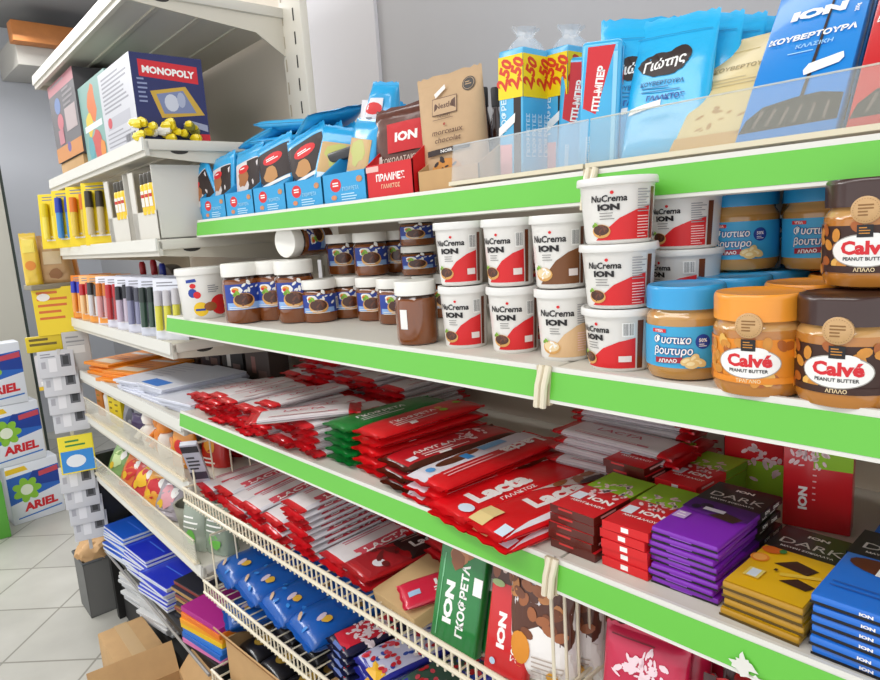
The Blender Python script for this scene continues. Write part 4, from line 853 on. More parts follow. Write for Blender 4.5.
PKF = Tm(pillow(.13, .06, .012, .004, lambda u, v, s: F('#d51f3f'), pinkart(), 'wrapper', 3, 8))
inst(PKF, 'chocolate_bar', (-.657, .585, z4+.024), (radians(4), radians(-8), radians(60)), 'pinkish red chocolate bar leaning on the kraft carton', 'chocolate bar')
def berry():
    a = Art(); a.ell(.07, .03, .018, .016, P('#efe4e4'), 14).ell(.03, .04, .014, .012, P('#c8141c'), 12).ell(.04, .022, .012, .012, P('#e0502a'), 12).ell(.11, .03, .012, .01, W_, 10)
    return pillow(.15, .06, .012, .005, lambda u, v, s: F('#c4141e'), a, 'wrapper', 8, 8)
BE = Tm(berry())
stack(BE, 'chocolate_bar', 4, .0122, (-.708, .70, z4+.002), radians(80), 'red bar with fruit picture', 'of the pile behind kraft carton', 'chocolate bar', 'red bars with fruit picture', .004, 4)
def standing(W, L, T, base, fn, m=None):
    mb = MB(); mb.box((-W/2, 0, 0), (W/2, T, L), base, .005, 3); a = Art(); fn(a, W, L); a.emit(mb, on_front(-W/2, 0, 0)); return Tm(mb.mesh('wrapper'))
def green_art(a, W, L):
    a.txt('ION', W*.42, L*.20, W*.24, WT_, .06, 0, 1.6, 'L', pi/2).txt('ΓΚΟΦΡΕΤΑ', W*.70, L*.13, W*.20, WT_, .04, 0, 1.1, 'L', pi/2).lines(W*.14, L*.55, W*.17, 1, 1, L*.2, P('#7fc08e'))
    a.rect(W*.13, L*.08, W*.15, L*.7, P('#7fc08e'))
    a.ell(W*.55, L*.86, W*.26, L*.12, C('#a8683a', .4, .3), 18).ell(W*.45, L*.76, W*.2, L*.07, C('#b9794a', .4, .3), 14).blob(W*.4, L*.72, W*.2, C('#8a4f28', .4, .3), 12, .5, 4).rect(W*.82, L*.50, W*1.0, L*.64, WT_)
def red_art(a, W, L):
    a.txt('ION', W*.46, L*.22, W*.24, WT_, .06, 0, 1.6, 'L', pi/2).txt('ΣΟΚΟΦΡΕΤΑ', W*.78, L*.16, W*.18, WT_, .04, 0, 1.05, 'L', pi/2)
    a.rect(0, L*.74, W, L, C('#4a2416', .4, .3)); 
    for i in range(5): a.ell(W*(.12+.2*i), L*(.84+.06*(i % 2)), W*.10, L*.08, (C('#8a4a2a', .4, .3), P('#d8c0b4'))[i % 2], 10)
    a.ell(W*.2, L*.73, W*.16, L*.03, P('#9fb07a'), 10).ell(W*.24, L*.10, W*.07, W*.07, P('#bcd6ea'), 12)
SG = standing(.078, .160, .019, C('#157a33', .3, .5, .1, 40, 0, .3), green_art); SR = standing(.062, .150, .017, C('#cf1a20', .3, .4), red_art)
G = 'green bars standing behind the wire rail'
for k in range(3): inst(SG, 'wafer_bar', (-.572+.003*k, .512+.022*k, z4+.001), (radians(-17), 0, radians(4)), f'large green bar standing behind the wire rail, {NTH[k]} from the front', 'chocolate bar', G)
for k in range(3): inst(SR, 'wafer_bar', (-.488+.003*k, .518+.020*k, z4+.001), (radians(-15), 0, radians(4)), f'red bar with brown top standing by the wire divider, {NTH[k]} from the front', 'chocolate bar', 'red bars by the wire divider')
def nutbag():
    a = Art(); W, L = .085, .145
    a.rect(0, L*.36, W, L, C('#5a3020', .4, .4)); a.rect(0, 0, W, L*.36, WT_); a.poly([(0, L*.36), (W*.5, L*.52), (W, L*.36), (W*.5, L*.30)], WT_)
    g = random.Random(3)
    for i in range(26): a.ell(g.uniform(.006, W-.006), g.uniform(L*.42, L*.95), .009, .006, (C('#a5623a', .4, .3), C('#c8844a', .4, .3), C('#7a4326', .4, .3))[i % 3], 10, g.random()*3); a.l = 4+i % 3
    a.l = 8; a.ell(W*.22, L*.30, W*.16, L*.14, P('#e0902c'), 14).ell(W*.2, L*.08, W*.1, L*.06, P('#f0b030'), 10).ell(W*.7, L*.1, W*.1, L*.07, P('#f0b030'), 10).lines(W*.4, L*.25, W*.9, 4, L*.04, L*.012, P('#b8a89c'))
    return bag(W, L, .035, lambda f, s: WF, a, FLATPK, 'pouch', 7, 0, .08)
NB = Tm(nutbag())
for k in range(3): inst(NB, 'nut_pouch', (-.445+.012*k, .545+.035*k, z4+.002), (radians(-8), 0, radians(14)), f'brown and white nut pouch behind the wire divider, {NTH[k]} from the front', 'nut pouch', 'nut pouches by the wire divider')
def pinkbag():
    a = Art(); W, L = .088, .13
    a.splash(W*.5, L*.55, W*.36, P('#f0d4da'), 60, 4, .14).splash(W*.55, L*.75, W*.24, P('#f0d4da'), 30, 7, .16).lines(W*.1, L*.92, W*.9, 1, 1, L*.01, P('#7a1024')).txt('ΑΜΥΓΔΑΛΟ', W*.5, L*.14, W*.1, WT_, .03, 0, 1)
    return bag(W, L, .024, lambda f, s: F('#c31c46'), a, FLATPK, 'pouch', 9, 0, .06)
PBG = Tm(pinkbag()); z4b = z4
for k in range(4): inst(PBG, 'almond_pouch', (-.308+.010*k, .528+.026*k, z4-.004), (radians(-10), 0, radians(8)), f'pink pouch with white blossom print, {NTH[k]} from the front of the wire basket', 'nut pouch', 'pink pouches')
def redbag():
    a = Art(); W, L = .075, .13
    a.rect(0, 0, W*.16, L, C('#4a1a14', .35, .3)).ell(W*.6, L*.66, W*.24, L*.08, P('#e6dfe2'), 16).lines(W*.24, L*.5, W*.9, 3, L*.05, L*.015, P('#e0a0a0'))
    return bag(W, L, .022, lambda f, s: F('#c8141c'), a, FLATPK, 'pouch', 10, 0, .06)
RBG = Tm(redbag())
for k in range(3): inst(RBG, 'chocolate_pouch', (-.212+.008*k, .530+.026*k, z4-.018), (radians(-10), 0, radians(6)), f'red pouch with white oval beside the pink ones, {NTH[k]} from the front', 'chocolate pouch', 'red pouches beside the pink ones')
# second wire shelf: blue bags and bright packs
SEA = F('#0f5ab2'); GOLD = P('#a9783a')
def bluebag(seed):
    a = Art(); L, W = .24, .110; g = random.Random(seed)
    a.blob(L*.5, W*.5, W*.34, P('#1450a8'), 16, .25, seed, ry=W*.28)
    a.blob(L*.70, W*.55, W*.16, GOLD, 14, .5, seed+1).blob(L*.52, W*.25, W*.10, P('#8a6a3a'), 12, .5, seed+7).blob(L*.24, W*.30, W*.11, P('#e2b23a'), 10, .3, seed+2).ell(L*.22, W*.42, W*.12, W*.06, P('#d8c8d8'), 10, .4).blob(L*.88, W*.3, W*.09, GOLD, 10, .5, seed+5).ell(L*.1, W*.75, W*.1, W*.04, P('#c9a88a'), 9, .9)
    for i in range(9): a.ell(g.random()*L*.9+.01, g.random()*W*.9, .004, .007, P('#2f86d8'), 7, g.random()*3); a.l = 6
    return pillow(L, W, .046, .008, lambda u, v, s: SEA, a, 'pouch', seed, 8)
BL = [Tm(bluebag(i)) for i in (2, 5, 8)]
for c, (x, n) in enumerate(((-1.335, 1), (-1.228, 1), (-1.120, 1), (-1.012, 1))):
    for i in range(n): inst(BL[(c+i) % 3], 'snack_bag', (x+.004*i, .655+.012*i, z5+.012), (radians(3), radians(-4), radians(90-8)), f'shiny blue snack bag in the lower wire basket, {ORD[n-1-i]} of the {NTH[c]} pile', 'snack bag', 'shiny blue snack bags')
nv = Tm(pillow(.22, .13, .04, .008, lambda u, v, s: F('#0e1830'), Art().rect(.01, .01, .05, .09, P('#2a66a8')).ell(.03, .05, .014, .02, P('#b8c8d8'), 12), 'pouch', 3, 8))
inst(nv, 'snack_bag', (-1.30, .735, z5+.062), (radians(-6), 0, radians(40)), 'navy blue bag at the far end of the lower wire basket', 'snack bag')
def splashpk():
    a = Art(); L, W = .18, .075
    a.poly([(L*.04, W*.2), (L*.62, W*.06), (L*.70, W*.8), (L*.08, W*.9)], P('#cf1f36')).splash(L*.36, W*.48, W*.5, P('#efdfe4'), 44, 3, .16).splash(L*.45, W*.5, W*.3, P('#efdfe4'), 30, 5, .2).lines(L*.68, W*.75, L*.95, 4, W*.14, W*.05, P('#8fa0c8')).rect(L*.02, W*.3, L*.05, W*.7, P('#3a5aa8'))
    return pillow(L, W, .016, .006, lambda u, v, s: F('#161a3c'), a, 'wrapper', 4, 10)
SPK = Tm(splashpk())
stack(SPK, 'chocolate_bar', 4, .0155, (-.895, .630, z5), radians(90-10), 'navy bar with red splash', 'of its lower basket pile', 'chocolate bar', 'navy bars with red splash', .003, 2)
def pieces(seed, c1):
    a = Art(); L, W = .19, .085; g = random.Random(seed)
    a.rect(L*.04, W*.05, L*.96, W*.95, c1)
    for i in range(70): a.ell(g.uniform(.08, .92)*L, g.uniform(.1, .9)*W, .006, .0042, (P('#c8202c'), P('#2a4aa8'), P('#efe8e8'), P('#d84a5a'))[i % 4], 8, g.random()*3); a.l = 3+i % 4
    a.l = 8; a.rect(L*.02, W*.05, L*.12, W*.5, P('#f0b828')).lines(L*.5, W*.9, L*.9, 2, W*.1, W*.05, W_)
    return pillow(L, W, .02, .006, lambda u, v, s: F('#2a2f9a'), a, 'pouch', seed, 10)
PC1, PC2 = Tm(pieces(4, P('#c9cbe4'))), Tm(pieces(9, P('#3a5a4a')))
stack(PC1, 'sweets_bag', 3, .021, (-.802, .635, z5), radians(90-14), 'blue and white bag printed with sweets', 'of its pile', 'sweets bag', 'bags printed with sweets', .003, 2)
stack(PC2, 'sweets_bag', 3, .021, (-.705, .645, z5), radians(90-14), 'dark bag printed with red sweets', 'of its pile', 'sweets bag', 'dark bags printed with sweets', .003, 2)
# lowest shelf: open carton of dark and gold packs, stack of coloured reams
def open_carton(W, D, Hh, m, mi, flap=.5, flaps='fblr', ang=40):
    mb = MB(); t = .003; mb.box((-W/2, -D/2, 0), (W/2, D/2, t), mi)
    for x, y, dx, dy in ((0, -D/2, W/2, t), (0, D/2, W/2, t), (-W/2, 0, t, D/2), (W/2, 0, t, D/2)):
        mb.box((x-dx if dx > t else x-t/2, y-dy if dy > t else y-t/2, 0), (x+dx if dx > t else x+t/2, y+dy if dy > t else y+t/2, Hh), m)
    body = mb.mesh('carton_body'); parts = [('carton_body', body)]
    fl = D*flap; a = radians(ang); s, c = sin(a)*fl, cos(a)*fl
    for k in flaps:
        f = MB(); e = .003
        if k == 'f': q = [(-W/2, -D/2, Hh), (W/2, -D/2, Hh), (W/2, -D/2-c, Hh+s), (-W/2, -D/2-c, Hh+s)]
        elif k == 'b': q = [(W/2, D/2, Hh), (-W/2, D/2, Hh), (-W/2, D/2+c, Hh+s), (W/2, D/2+c, Hh+s)]
        elif k == 'l': q = [(-W/2, D/2, Hh), (-W/2, -D/2, Hh), (-W/2-c, -D/2, Hh+s), (-W/2-c, D/2, Hh+s)]
        else: q = [(W/2, -D/2, Hh), (W/2, D/2, Hh), (W/2+c, D/2, Hh+s), (W/2+c, -D/2, Hh+s)]
        q = [Vector(v) for v in q]; n = (q[1]-q[0]).cross(q[2]-q[1]).normalized()*e
        f.face(q[::-1], m); f.face([v+n for v in q], mi)
        for i in range(4): j = (i+1) % 4; f.face([q[i], q[j], q[j]+n, q[i]+n], m)
        parts.append(('flap', f.mesh('flap')))
    return Tm(None, parts)
OC = open_carton(.30, .24, .10, CARD, CARDIN, .2, 'f', 60)
inst(OC, 'open_carton', (-1.19, .650, z6+.01), radians(2), 'shallow open cardboard carton on the lowest wire shelf', 'carton')
dg = Tm(pillow(.16, .09, .03, .008, lambda u, v, s: F('#1d1a1c'), Art().ell(.05, .05, .02, .018, P('#c8a03a'), 12).ell(.1, .04, .018, .016, P('#8a6a2a'), 12).rect(.07, .06, .12, .075, P('#d8d0c0')), 'pouch', 6, 8))
for i, (x, y) in enumerate(((-1.285, .62), (-1.19, .62), (-1.095, .62), (-1.24, .685), (-1.14, .685))):
    inst(dg, 'snack_bag', (x, y, z6+.062+.032*(i > 2)), (0, 0, radians(88)), f'black and gold snack bag in the shallow open carton, {("far front", "middle front", "near front", "far rear", "near rear")[i]}', 'snack bag', 'black and gold bags in the open carton')
inst(BL[0], 'snack_bag', (-1.35, .66, z6+.10), (0, 0, radians(70)), 'blue snack bag lying by the magenta reams on the lowest shelf', 'snack bag')

# red and orange bags standing behind the divider at the far end
for k, (x, y, c, c2, l) in enumerate(((.055, .13, '#c41c22', '#e0902a', 'red'), (.06, .20, '#b8181e', '#e8a02a', 'deep red'), (.065, .27, '#c02028', '#5a2a6a', 'red and purple'))):
    inst(Tm(bag(.10, .14, .03, lambda f, s: F(c), Art().poly([(.0, .05), (.1, .06), (.1, .085), (.0, .08)], P(c2)).blob(.05, .03, .02, P('#6a2a6a'), 10, .3, k), FLATPK, 'pouch', k+3, 0, .08)), 'snack_bag', LU(x+.06, y, -.5205), (0, 0, radians(30)), f'{l} bag with yellow stripe standing behind the wire divider', 'snack bag')

for k, (x, y, c2, l) in enumerate(((-1.325, .735, '#e0902a', 'far front'), (-1.225, .745, '#5a2a6a', 'near front'), (-1.325, .79, '#e8b040', 'far rear'), (-1.225, .80, '#c8662a', 'near rear'))):
    inst(Tm(bag(.096, .140, .034, lambda f, s: F('#bf1a20'), Art().poly([(.0, .055), (.096, .065), (.096, .09), (.0, .085)], P(c2)).blob(.05, .035, .018, P('#6a2a4a'), 10, .3, k).lines(.02, .115, .08, 2, .01, .004, W_), FLATPK, 'pouch', k+13, 0, .08)), 'snack_bag', (x, y, z4+.001), (0, 0, radians(18)), f'red bag with coloured band behind the first white sleeved bars, {l} one', 'snack bag', 'red bags behind the white sleeved bars')

# ------------------------------------------------------------------ the left bay
def LR(off=0): return A_L+radians(off)
def boxT(W, D, Hh, base, front=None, right=None, bev=.002, name='carton', top=None):
    mb = MB(); mb.box((-W/2, 0, 0), (W/2, D, Hh), base, bev)
    if front: front.emit(mb, on_front(-W/2, 0, 0))
    if right: right.emit(mb, on_right(W/2, 0, 0))
    if top: top.emit(mb, on_top(-W/2, 0, Hh))
    return Tm(mb.mesh(name))
# board games
zb = .2165
rm = Art(); W, L = .150, .178
rm.rect(0, 0, W, L, P('#22285e')); rm.poly([(W*.10, L*.74), (W*.92, L*.70), (W*.92, L*.90), (W*.10, L*.93)], P('#d01f2c')).txt('MONOPOLY', W*.51, L*.775, W*.125, W_, .045, 0, 1.02, 'C', -.035)
rm.poly([(W*.22, L*.58), (W*.72, L*.66), (W*.96, L*.34), (W*.34, L*.28)], P('#c9a23a')).poly([(W*.30, L*.55), (W*.68, L*.61), (W*.84, L*.36), (W*.38, L*.33)], P('#7a84a8')).ell(W*.5, L*.46, W*.10, L*.10, P('#c9ccd8'), 14).ell(W*.64, L*.5, W*.06, L*.09, P('#a8aec4'), 12).lines(W*.06, L*.70, W*.2, 6, L*.05, L*.02, P('#8a92b8')).poly([(W*.62, L*.22), (W*.98, L*.14), (W*.98, L*.22), (W*.7, L*.27)], P('#9aa0b8')).rect(W*.82, 0, W, L*.11, P('#d01f2c'))
fa = Art(); fa.rect(0, 0, .238, .178, P('#c9c9cf')).lines(.02, .160, .22, 9, .009, .004, P('#8f8f98')).rect(.03, .05, .2, .075, P('#b4b4bc')).lines(.02, .04, .2, 4, .009, .003, P('#9a9aa2')).ell(.05, .065, .016, .012, P('#c8404a'), 12).bars(.15, .010, .22, .026, P('#6a6a70'))
inst(boxT(.238, .150, .178, C('#20265a', .35, .3), fa, rm), 'board_game_box', LU(.05+.119, .012, zb), LR(), 'dark blue board game box with red title band at the shelf end', 'board game')
ca_ = Art(); ca_.rect(0, 0, .25, .2, P('#7fa8a0')).blob(.11, .145, .05, P('#d9702c'), 14, .35, 2).blob(.07, .10, .035, P('#e0c030'), 12, .3, 3).rect(.02, .085, .18, .10, P('#dfe6e6')).blob(.12, .045, .05, P('#c8504a'), 14, .3, 5).blob(.06, .04, .035, P('#58a0a8'), 12, .3, 6).blob(.16, .03, .025, P('#e08a2a'), 10, .3, 7)
inst(boxT(.25, .16, .20, C('#8ab0a6', .5), ca_), 'board_game_box', LU(.42, .03, zb), LR(), 'colourful children game box with orange pictures', 'board game')
da = Art(); da.rect(0, 0, .30, .215, P('#6b686c')).rect(.0, .185, .30, .215, P('#c08088')).lines(.03, .205, .28, 1, .012, .005, P('#a8a0a4')).ell(.09, .15, .035, .022, P('#6f86b8'), 16).ell(.1, .105, .035, .022, P('#c8707a'), 16).rect(.16, .07, .28, .13, P('#b8a8a8')).rect(.0, .0, .30, .04, P('#d08a4a')).ell(.16, .03, .02, .014, P('#6a5a9a'), 12).lines(.16, .175, .28, 4, .013, .006, P('#8f898c')).rect(.06, .045, .12, .085, P('#c07a84'))
inst(boxT(.30, .2, .215, C('#4c494d', .5), da), 'board_game_box', LU(.70, .025, zb+.045), LR(), 'dark grey game box with pink and blue roundels at the far end', 'board game')
inst(boxT(.26, .2, .044, CARD), 'flat_carton', LU(.72, .03, zb), LR(), 'low brown carton under the dark grey game box', 'carton')
# yellow flower-shaped sweets in front of the dark blue box
def bunch(seed, c1, c2, r, n):
    mb = MB(); g = random.Random(seed)
    for i in range(n):
        c = Vector((g.uniform(-r, r)*.5, g.uniform(-r, r), g.uniform(.15, 1)*r*1.1)); m = c2 if i % 4 == 0 else c1; q = r*g.uniform(.22, .34)
        rows = [[c+Vector((q*sin(t)*cos(a)*(1+.3*cos(3*a)), q*sin(t)*sin(a)*(1+.3*cos(3*a)), q*cos(t)*.9)) for a in [2*pi*k/9 for k in range(9)]] for t in (.05, .8, 1.6, 2.4, 3.09)]
        mb.grid(rows, m, True, True)
    return Tm(mb.mesh('bunch'))
YL = C('#e8cf1c', .4, .2); inst(bunch(3, YL, W_, .036, 18), 'artificial_flower_bunch', LU(.03, .035, zb), LR(), 'small bunch of yellow and white artificial flowers on the shelf corner', 'flower bunch')
inst(bunch(5, YL, C('#8a8a40', .6), .034, 16), 'artificial_flower_bunch', LU(.028, .095, zb), LR(), 'small bunch of yellow artificial flowers against the dark blue game box', 'flower bunch')
# glue cartons
zc = .0135; OFF = C('#d6d2c8', .55, 0, .04, 9)
def dispenser(W, D, Hh):
    mb = MB(); t = .003; hf = Hh*.40
    mb.box((-W/2, 0, 0), (W/2, D, t), OFF); mb.box((-W/2, D-t, 0), (W/2, D, Hh), OFF); mb.box((-W/2, 0, 0), (W/2, t, hf), OFF)
    for x in (-W/2, W/2-t): mb.box((x, 0, 0), (x+t, D, Hh), OFF)
    mb.box((-W/2, 0, 0), (-W/2+W*.22, t, Hh*.98), OFF)
    return mb.mesh('dispenser')
def glue():
    mb = MB(); mb.lathe([(0, 0), (.011, 0), (.0115, .003), (.0115, .052), (.010, .054)], C('#f0c818', .35, .3), 16)
    c = MB(); c.lathe([(.0105, .054), (.0108, .07), (.009, .073), (0, .073)], C('#3a3428', .4), 16)
    l = MB(); Art().rect(-.008, .014, .008, .042, P('#e8e4da')).rect(-.008, .03, .008, .036, P('#c8342a')).emit(l, on_cyl(.0118, 0), du=.004)
    return Tm(None, [('tube', mb.mesh('tube'), None, [('label', l.mesh('label'))]), ('cap', c.mesh('cap'))])
GLU = glue(); DSP = Tm(dispenser(.165, .11, .155))
for c, (s_, w) in enumerate(((.118, 'nearest to the green strip'), (.318, 'second from the green strip'))):
    inst(DSP, 'cardboard_dispenser', LU(s_, .02, zc), LR(), f'white cardboard dispenser for glue sticks, {w}', 'dispenser', 'white cardboard dispensers')
    for k in range(6):
        x, y = (k % 3)*.026-.0, (k//3)*.03
        inst(GLU, 'glue_stick', LU(s_-.010-x, .03+y, zc+.055), LR(), f'yellow glue stick in the dispenser {w}, {("front", "rear")[k//3]} row {NTH[k % 3]}', 'glue stick', 'yellow glue sticks', 1.2)
# the raised floor of each dispenser carries the sticks
for s_, w in ((.118, 'nearest to'), (.318, 'second from')):
    mb = MB(); mb.box((-.078, .006, 0), (.078, .104, .051), OFF); inst(Tm(mb.mesh('insert')), 'cardboard_insert', LU(s_, .02, zc+.0035), LR(), f'white cardboard step inside the dispenser {w} the green strip', 'cardboard insert')
def blister(W, Hh, card, blob, cap, seed=1, low=None):
    a = Art(); a.rect(W*.06, Hh*.04, W*.94, Hh*.26, low or card).lines(W*.12, Hh*.93, W*.88, 2, Hh*.05, Hh*.02, P('#8a8a90')).lines(W*.15, Hh*.2, W*.8, 2, Hh*.06, Hh*.025, P('#e8e4e0'))
    mb = MB(); mb.box((-W/2, 0, 0), (W/2, .002, Hh), card, .0008); a.emit(mb, on_front(-W/2, 0, 0)); parts = [('card', mb.mesh('card'))]; g = random.Random(seed)
    for k in range(3):
        x = W*(-.27+.27*k); r = W*.085; top = Hh*(.80+.06*g.random()); b = MB(); b.lathe([(0, Hh*.16), (r*.9, Hh*.16), (r, Hh*.2), (r, top*.72)], blob, 10, (x, -r-.001, 0)); c = MB(); c.lathe([(r*1.12, top*.70), (r*1.15, top*.74), (r*1.05, top), (0, top+.002)], cap, 10, (x, -r-.001, 0))
        parts.append(('pen', b.mesh('pen'), None, [('cap', c.mesh('cap'))]))
    return Tm(None, parts)
YC = P('#f0d21c')
for k, (s_, blob, cap, l) in enumerate(((.50, C('#c9b890', .3, .4), C('#3a3226', .4), 'with dark cap'), (.60, C('#e0c040', .3, .4), C('#e07820', .4), 'with orange cap'), (.70, C('#3f8ac8', .3, .4), C('#2442b0', .4), 'with blue cap'), (.81, C('#f0dc50', .3, .4), C('#e0c818', .4), 'all yellow'))):
    inst(blister(.105, .165, YC, blob, cap, k), 'glue_blister_pack', LU(s_+.02*k, .030-.012*k, zc), (radians(-6), 0, LR(48)), f'yellow glue blister pack {l}, beside the white dispensers', 'blister pack')
# pen packs
zd = -.2065
packs = [(.84, P('#e9862c'), C('#f0a040', .3, .4), C('#2436b8', .35, .3), 'orange pen pack with round blue cap'), (.735, P('#eeb878'), C('#f0c890', .3, .4), C('#c01c28', .35, .3), 'orange and clear pen pack with red caps'), (.64, P('#e8a050'), C('#d8d4d4', .3, .4), C('#3a3838', .35, .3), 'orange pen pack with dark grey cap'),
         (.545, P('#e4e2ea'), C('#d8a0a0', .3, .4), C('#d87820', .35, .3), 'white pen pack with orange cap'), (.45, P('#dcdce8'), C('#b8383a', .3, .4), C('#c01c28', .35, .3), 'white pen pack with red pens'), (.36, P('#e0e0ea'), C('#c8b8c8', .3, .4), C('#1c1c24', .35, .3), 'white pen pack with black cap'),
         (.265, P('#d8d8e4'), C('#8a8aa8', .3, .4), C('#4a4a58', .35, .3), 'pale lilac pen pack'), (.165, P('#d4d6e2'), C('#2f4a3a', .3, .4), C('#1d2c24', .35, .3), 'pale marker pack with dark green marker'), (.06, P('#dcdee6'), C('#d8d040', .3, .4), C('#c8c4c8', .35, .3), 'pale marker pack with yellow marker')]
for k, (s_, card, blob, cap, l) in enumerate(packs):
    inst(blister(.092, .135, card, blob, cap, 20+k, P('#f09a2c') if k < 4 else None), 'pen_blister_pack', LU(s_, .025, zd), (radians(-5), 0, LR(28)), l+' on the pen shelf', 'pen pack')
    inst(blister(.092, .135, card, blob, cap, 20+k), 'pen_blister_pack', LU(s_-.01, .075, zd), (radians(-5), 0, LR(28)), l+' in the second row of pens', 'pen pack')
for k, (s_, h, c, l) in enumerate(((.60, .155, '#c01c28', 'first red'), (.50, .16, '#b81824', 'second red'), (.43, .15, '#2438b0', 'single blue'))):
    mb = MB(); mb.lathe([(0, 0), (.007, 0), (.007, h*.6), (.009, h*.62), (.009, h*.95), (.006, h), (0, h)], C(c, .35, .3), 12); inst(Tm(mb.mesh('marker')), 'marker_pen', LU(s_, .145, zd+.01), LR(), f'{l} marker pen standing behind the pen packs', 'marker pen')
rl = MB(); rl.lathe([(.03, -.02), (.075, -.02), (.075, .02), (.03, .02), (.03, -.02)], C('#8e8a84', .4, .3), 36); inst(Tm(rl.mesh('tape_roll')), 'grey_tape_roll', LU(.58, .21, zd+.0765), (radians(90), 0, LR(10)), 'grey tape roll standing on edge behind the markers', 'tape roll')
# white spare boxes stacked behind the large white tub
sb = boxT(.10, .12, .05, C('#cfd0d8', .5), Art().lines(.01, .035, .09, 3, .009, .003, P('#a0a0b0')))
for i in range(3): inst(sb, 'paper_box', LU(.035, .20, zd+i*.0505), LR(3), f'small pale box behind the marker packs, {ORD[2-i]} of three', 'box', 'small pale boxes')
# orange and white paper packs
ze = -.3775
def pad(W, D, T, col, side, art=None, name='paper_pad'):
    mb = MB(); mb.box((-W/2, 0, 0), (W/2, D, T), col, .001, 1, lambda n, c: col if abs(n.z) > .7 else side)
    if art: art.emit(mb, on_top(-W/2, 0, T))
    return Tm(mb.mesh('pad'))
oa = Art().rect(.02, .02, .14, .06, P('#f0dcc0')).lines(.03, .1, .13, 3, .02, .006, P('#c86818')).rect(.02, .14, .14, .16, P('#e8e4e0'))
OP = pad(.16, .2, .009, P('#f0921c'), P('#e08418'), oa); WP = pad(.16, .22, .0062, P('#dfe1ea'), P('#d0d3e0'), Art().lines(.02, .18, .14, 6, .02, .004, P('#b8bccc'))); BPD = pad(.16, .22, .006, P('#dfe1ea'), P('#c8cad8'), Art().rect(.01, .01, .11, .05, P('#2a78d0')))
for i in range(4): inst(OP, 'paper_pad', LU(.76+.012*(i % 2), .02+.01*(i % 3), ze+i*.0094), LR(12+random.uniform(-6, 6)), f'orange paper pad, {ORD[3-i]} of the far pile', 'paper pad', 'orange paper pads')
for i in range(3): inst(OP, 'paper_pad', LU(.60+.02*(i % 2), .015+.012*i, ze+i*.0094), LR(18+random.uniform(-6, 6)), f'orange and white paper pad, {ORD[2-i]} of the pile beside the white pads', 'paper pad', 'orange paper pads')
for c, (s_, n) in enumerate(((.41, 5), (.24, 7), (.075, 5))):
    for i in range(n): inst(BPD if (i == n-1 and c == 1) or (c == 2 and i == 1) else WP, 'paper_pad', LU(s_+random.uniform(-.01, .01), .008+random.uniform(0, .02), ze+i*.0066), LR(8+random.uniform(-6, 6)), f'white paper pad, {ORD[n-1-i]} of the {("pile beside the orange pads", "middle pile", "pile beside the red milk bars")[c]}', 'paper pad', 'white paper pads')
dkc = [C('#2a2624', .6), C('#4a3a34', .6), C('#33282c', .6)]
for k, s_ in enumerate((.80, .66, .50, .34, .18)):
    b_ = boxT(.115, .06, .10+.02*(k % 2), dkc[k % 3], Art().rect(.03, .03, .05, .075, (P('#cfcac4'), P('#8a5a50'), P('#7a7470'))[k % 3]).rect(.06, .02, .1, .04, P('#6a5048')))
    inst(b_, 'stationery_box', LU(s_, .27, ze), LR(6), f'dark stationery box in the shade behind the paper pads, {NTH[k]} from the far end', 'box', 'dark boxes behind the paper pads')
# toys shelf
zf = -.5215
ya = Art().lines(.008, .1, .03, 4, .018, .006, P('#8a7410'))
for k, (s_, c, l) in enumerate(((.84, '#c8761c', 'orange'), (.70, '#ecd21c', 'bright yellow'), (.64, '#e6cc18', 'second bright yellow'))):
    inst(boxT(.045, .06, .125, P(c), ya, None, .002), 'toy_carton', LU(s_, .03, zf), LR(10), f'narrow {l} carton standing at the far end of the toys shelf', 'carton')
bt = MB(); bt.lathe([(0, 0), (.018, 0), (.018, .075), (.010, .09)], C('#e8e2da', .3, .3), 16); cp = MB(); cp.lathe([(.012, .088), (.012, .115), (0, .117)], C('#c01a20', .3, .3), 16)
inst(Tm(None, [('bottle', bt.mesh('bottle')), ('cap', cp.mesh('cap'), 'red cap')]), 'squeeze_bottle', LU(.77, .045, zf), LR(), 'white bottle with red cap between the orange and yellow cartons', 'bottle')
gb = Tm(bag(.12, .11, .05, lambda f, s: F('#8f8f96'), Art().blob(.06, .05, .03, P('#5a5a64'), 10, .4, 2), STANDUP, 'pouch', 3, .3, .15))
inst(gb, 'toy_bag', LU(.52, .05, zf), LR(14), 'grey silvery toy bag on the toys shelf', 'toy bag')
inst(Tm(bag(.10, .08, .04, lambda f, s: F('#3a2450'), None, STANDUP, 'pouch', 5, .3, .15)), 'toy_bag', LU(.42, .03, zf), LR(14), 'dark purple toy bag low behind the clear fence', 'toy bag')
def figure(m1, m2, seed):
    mb = MB(); g = random.Random(seed)
    mb.lathe([(0, 0), (.020, .002), (.024, .02), (.020, .045), (.012, .055)], m1, 14); hd = MB(); hd.lathe([(.006, .05), (.018, .058), (.020, .07), (.014, .084), (0, .088)], m2, 14)
    er = [];
    for sx in (-1, 1):
        e = MB(); e.lathe([(.007, 0), (.006, .012), (0, .018)], m2, 8, (sx*.011, 0, .078)); er.append(('ear', e.mesh('ear')))
        e = MB(); e.tube([(sx*.018, -.004, .044), (sx*.032, -.012, .03), (sx*.034, -.02, .022)], .006, m2, 8); er.append(('arm', e.mesh('arm')))
    return Tm(None, [('trunk', mb.mesh('trunk')), ('head', hd.mesh('head'))]+er)
FW, FO = C('#ece6de', .5), C('#e88a24', .45, .2)
for k, (s_, d_) in enumerate(((.36, .04), (.30, .05), (.24, .04), (.33, .10), (.19, .07))): inst(figure((FW, FO)[k % 2], (FO, FW)[(k+1) % 2] if k != 2 else FO, k), 'toy_figure', LU(s_, d_, zf), LR(20), f'small orange and white toy animal, {NTH[k]} of the group behind the clear fence', 'toy', 'orange and white toy animals', 1.15)
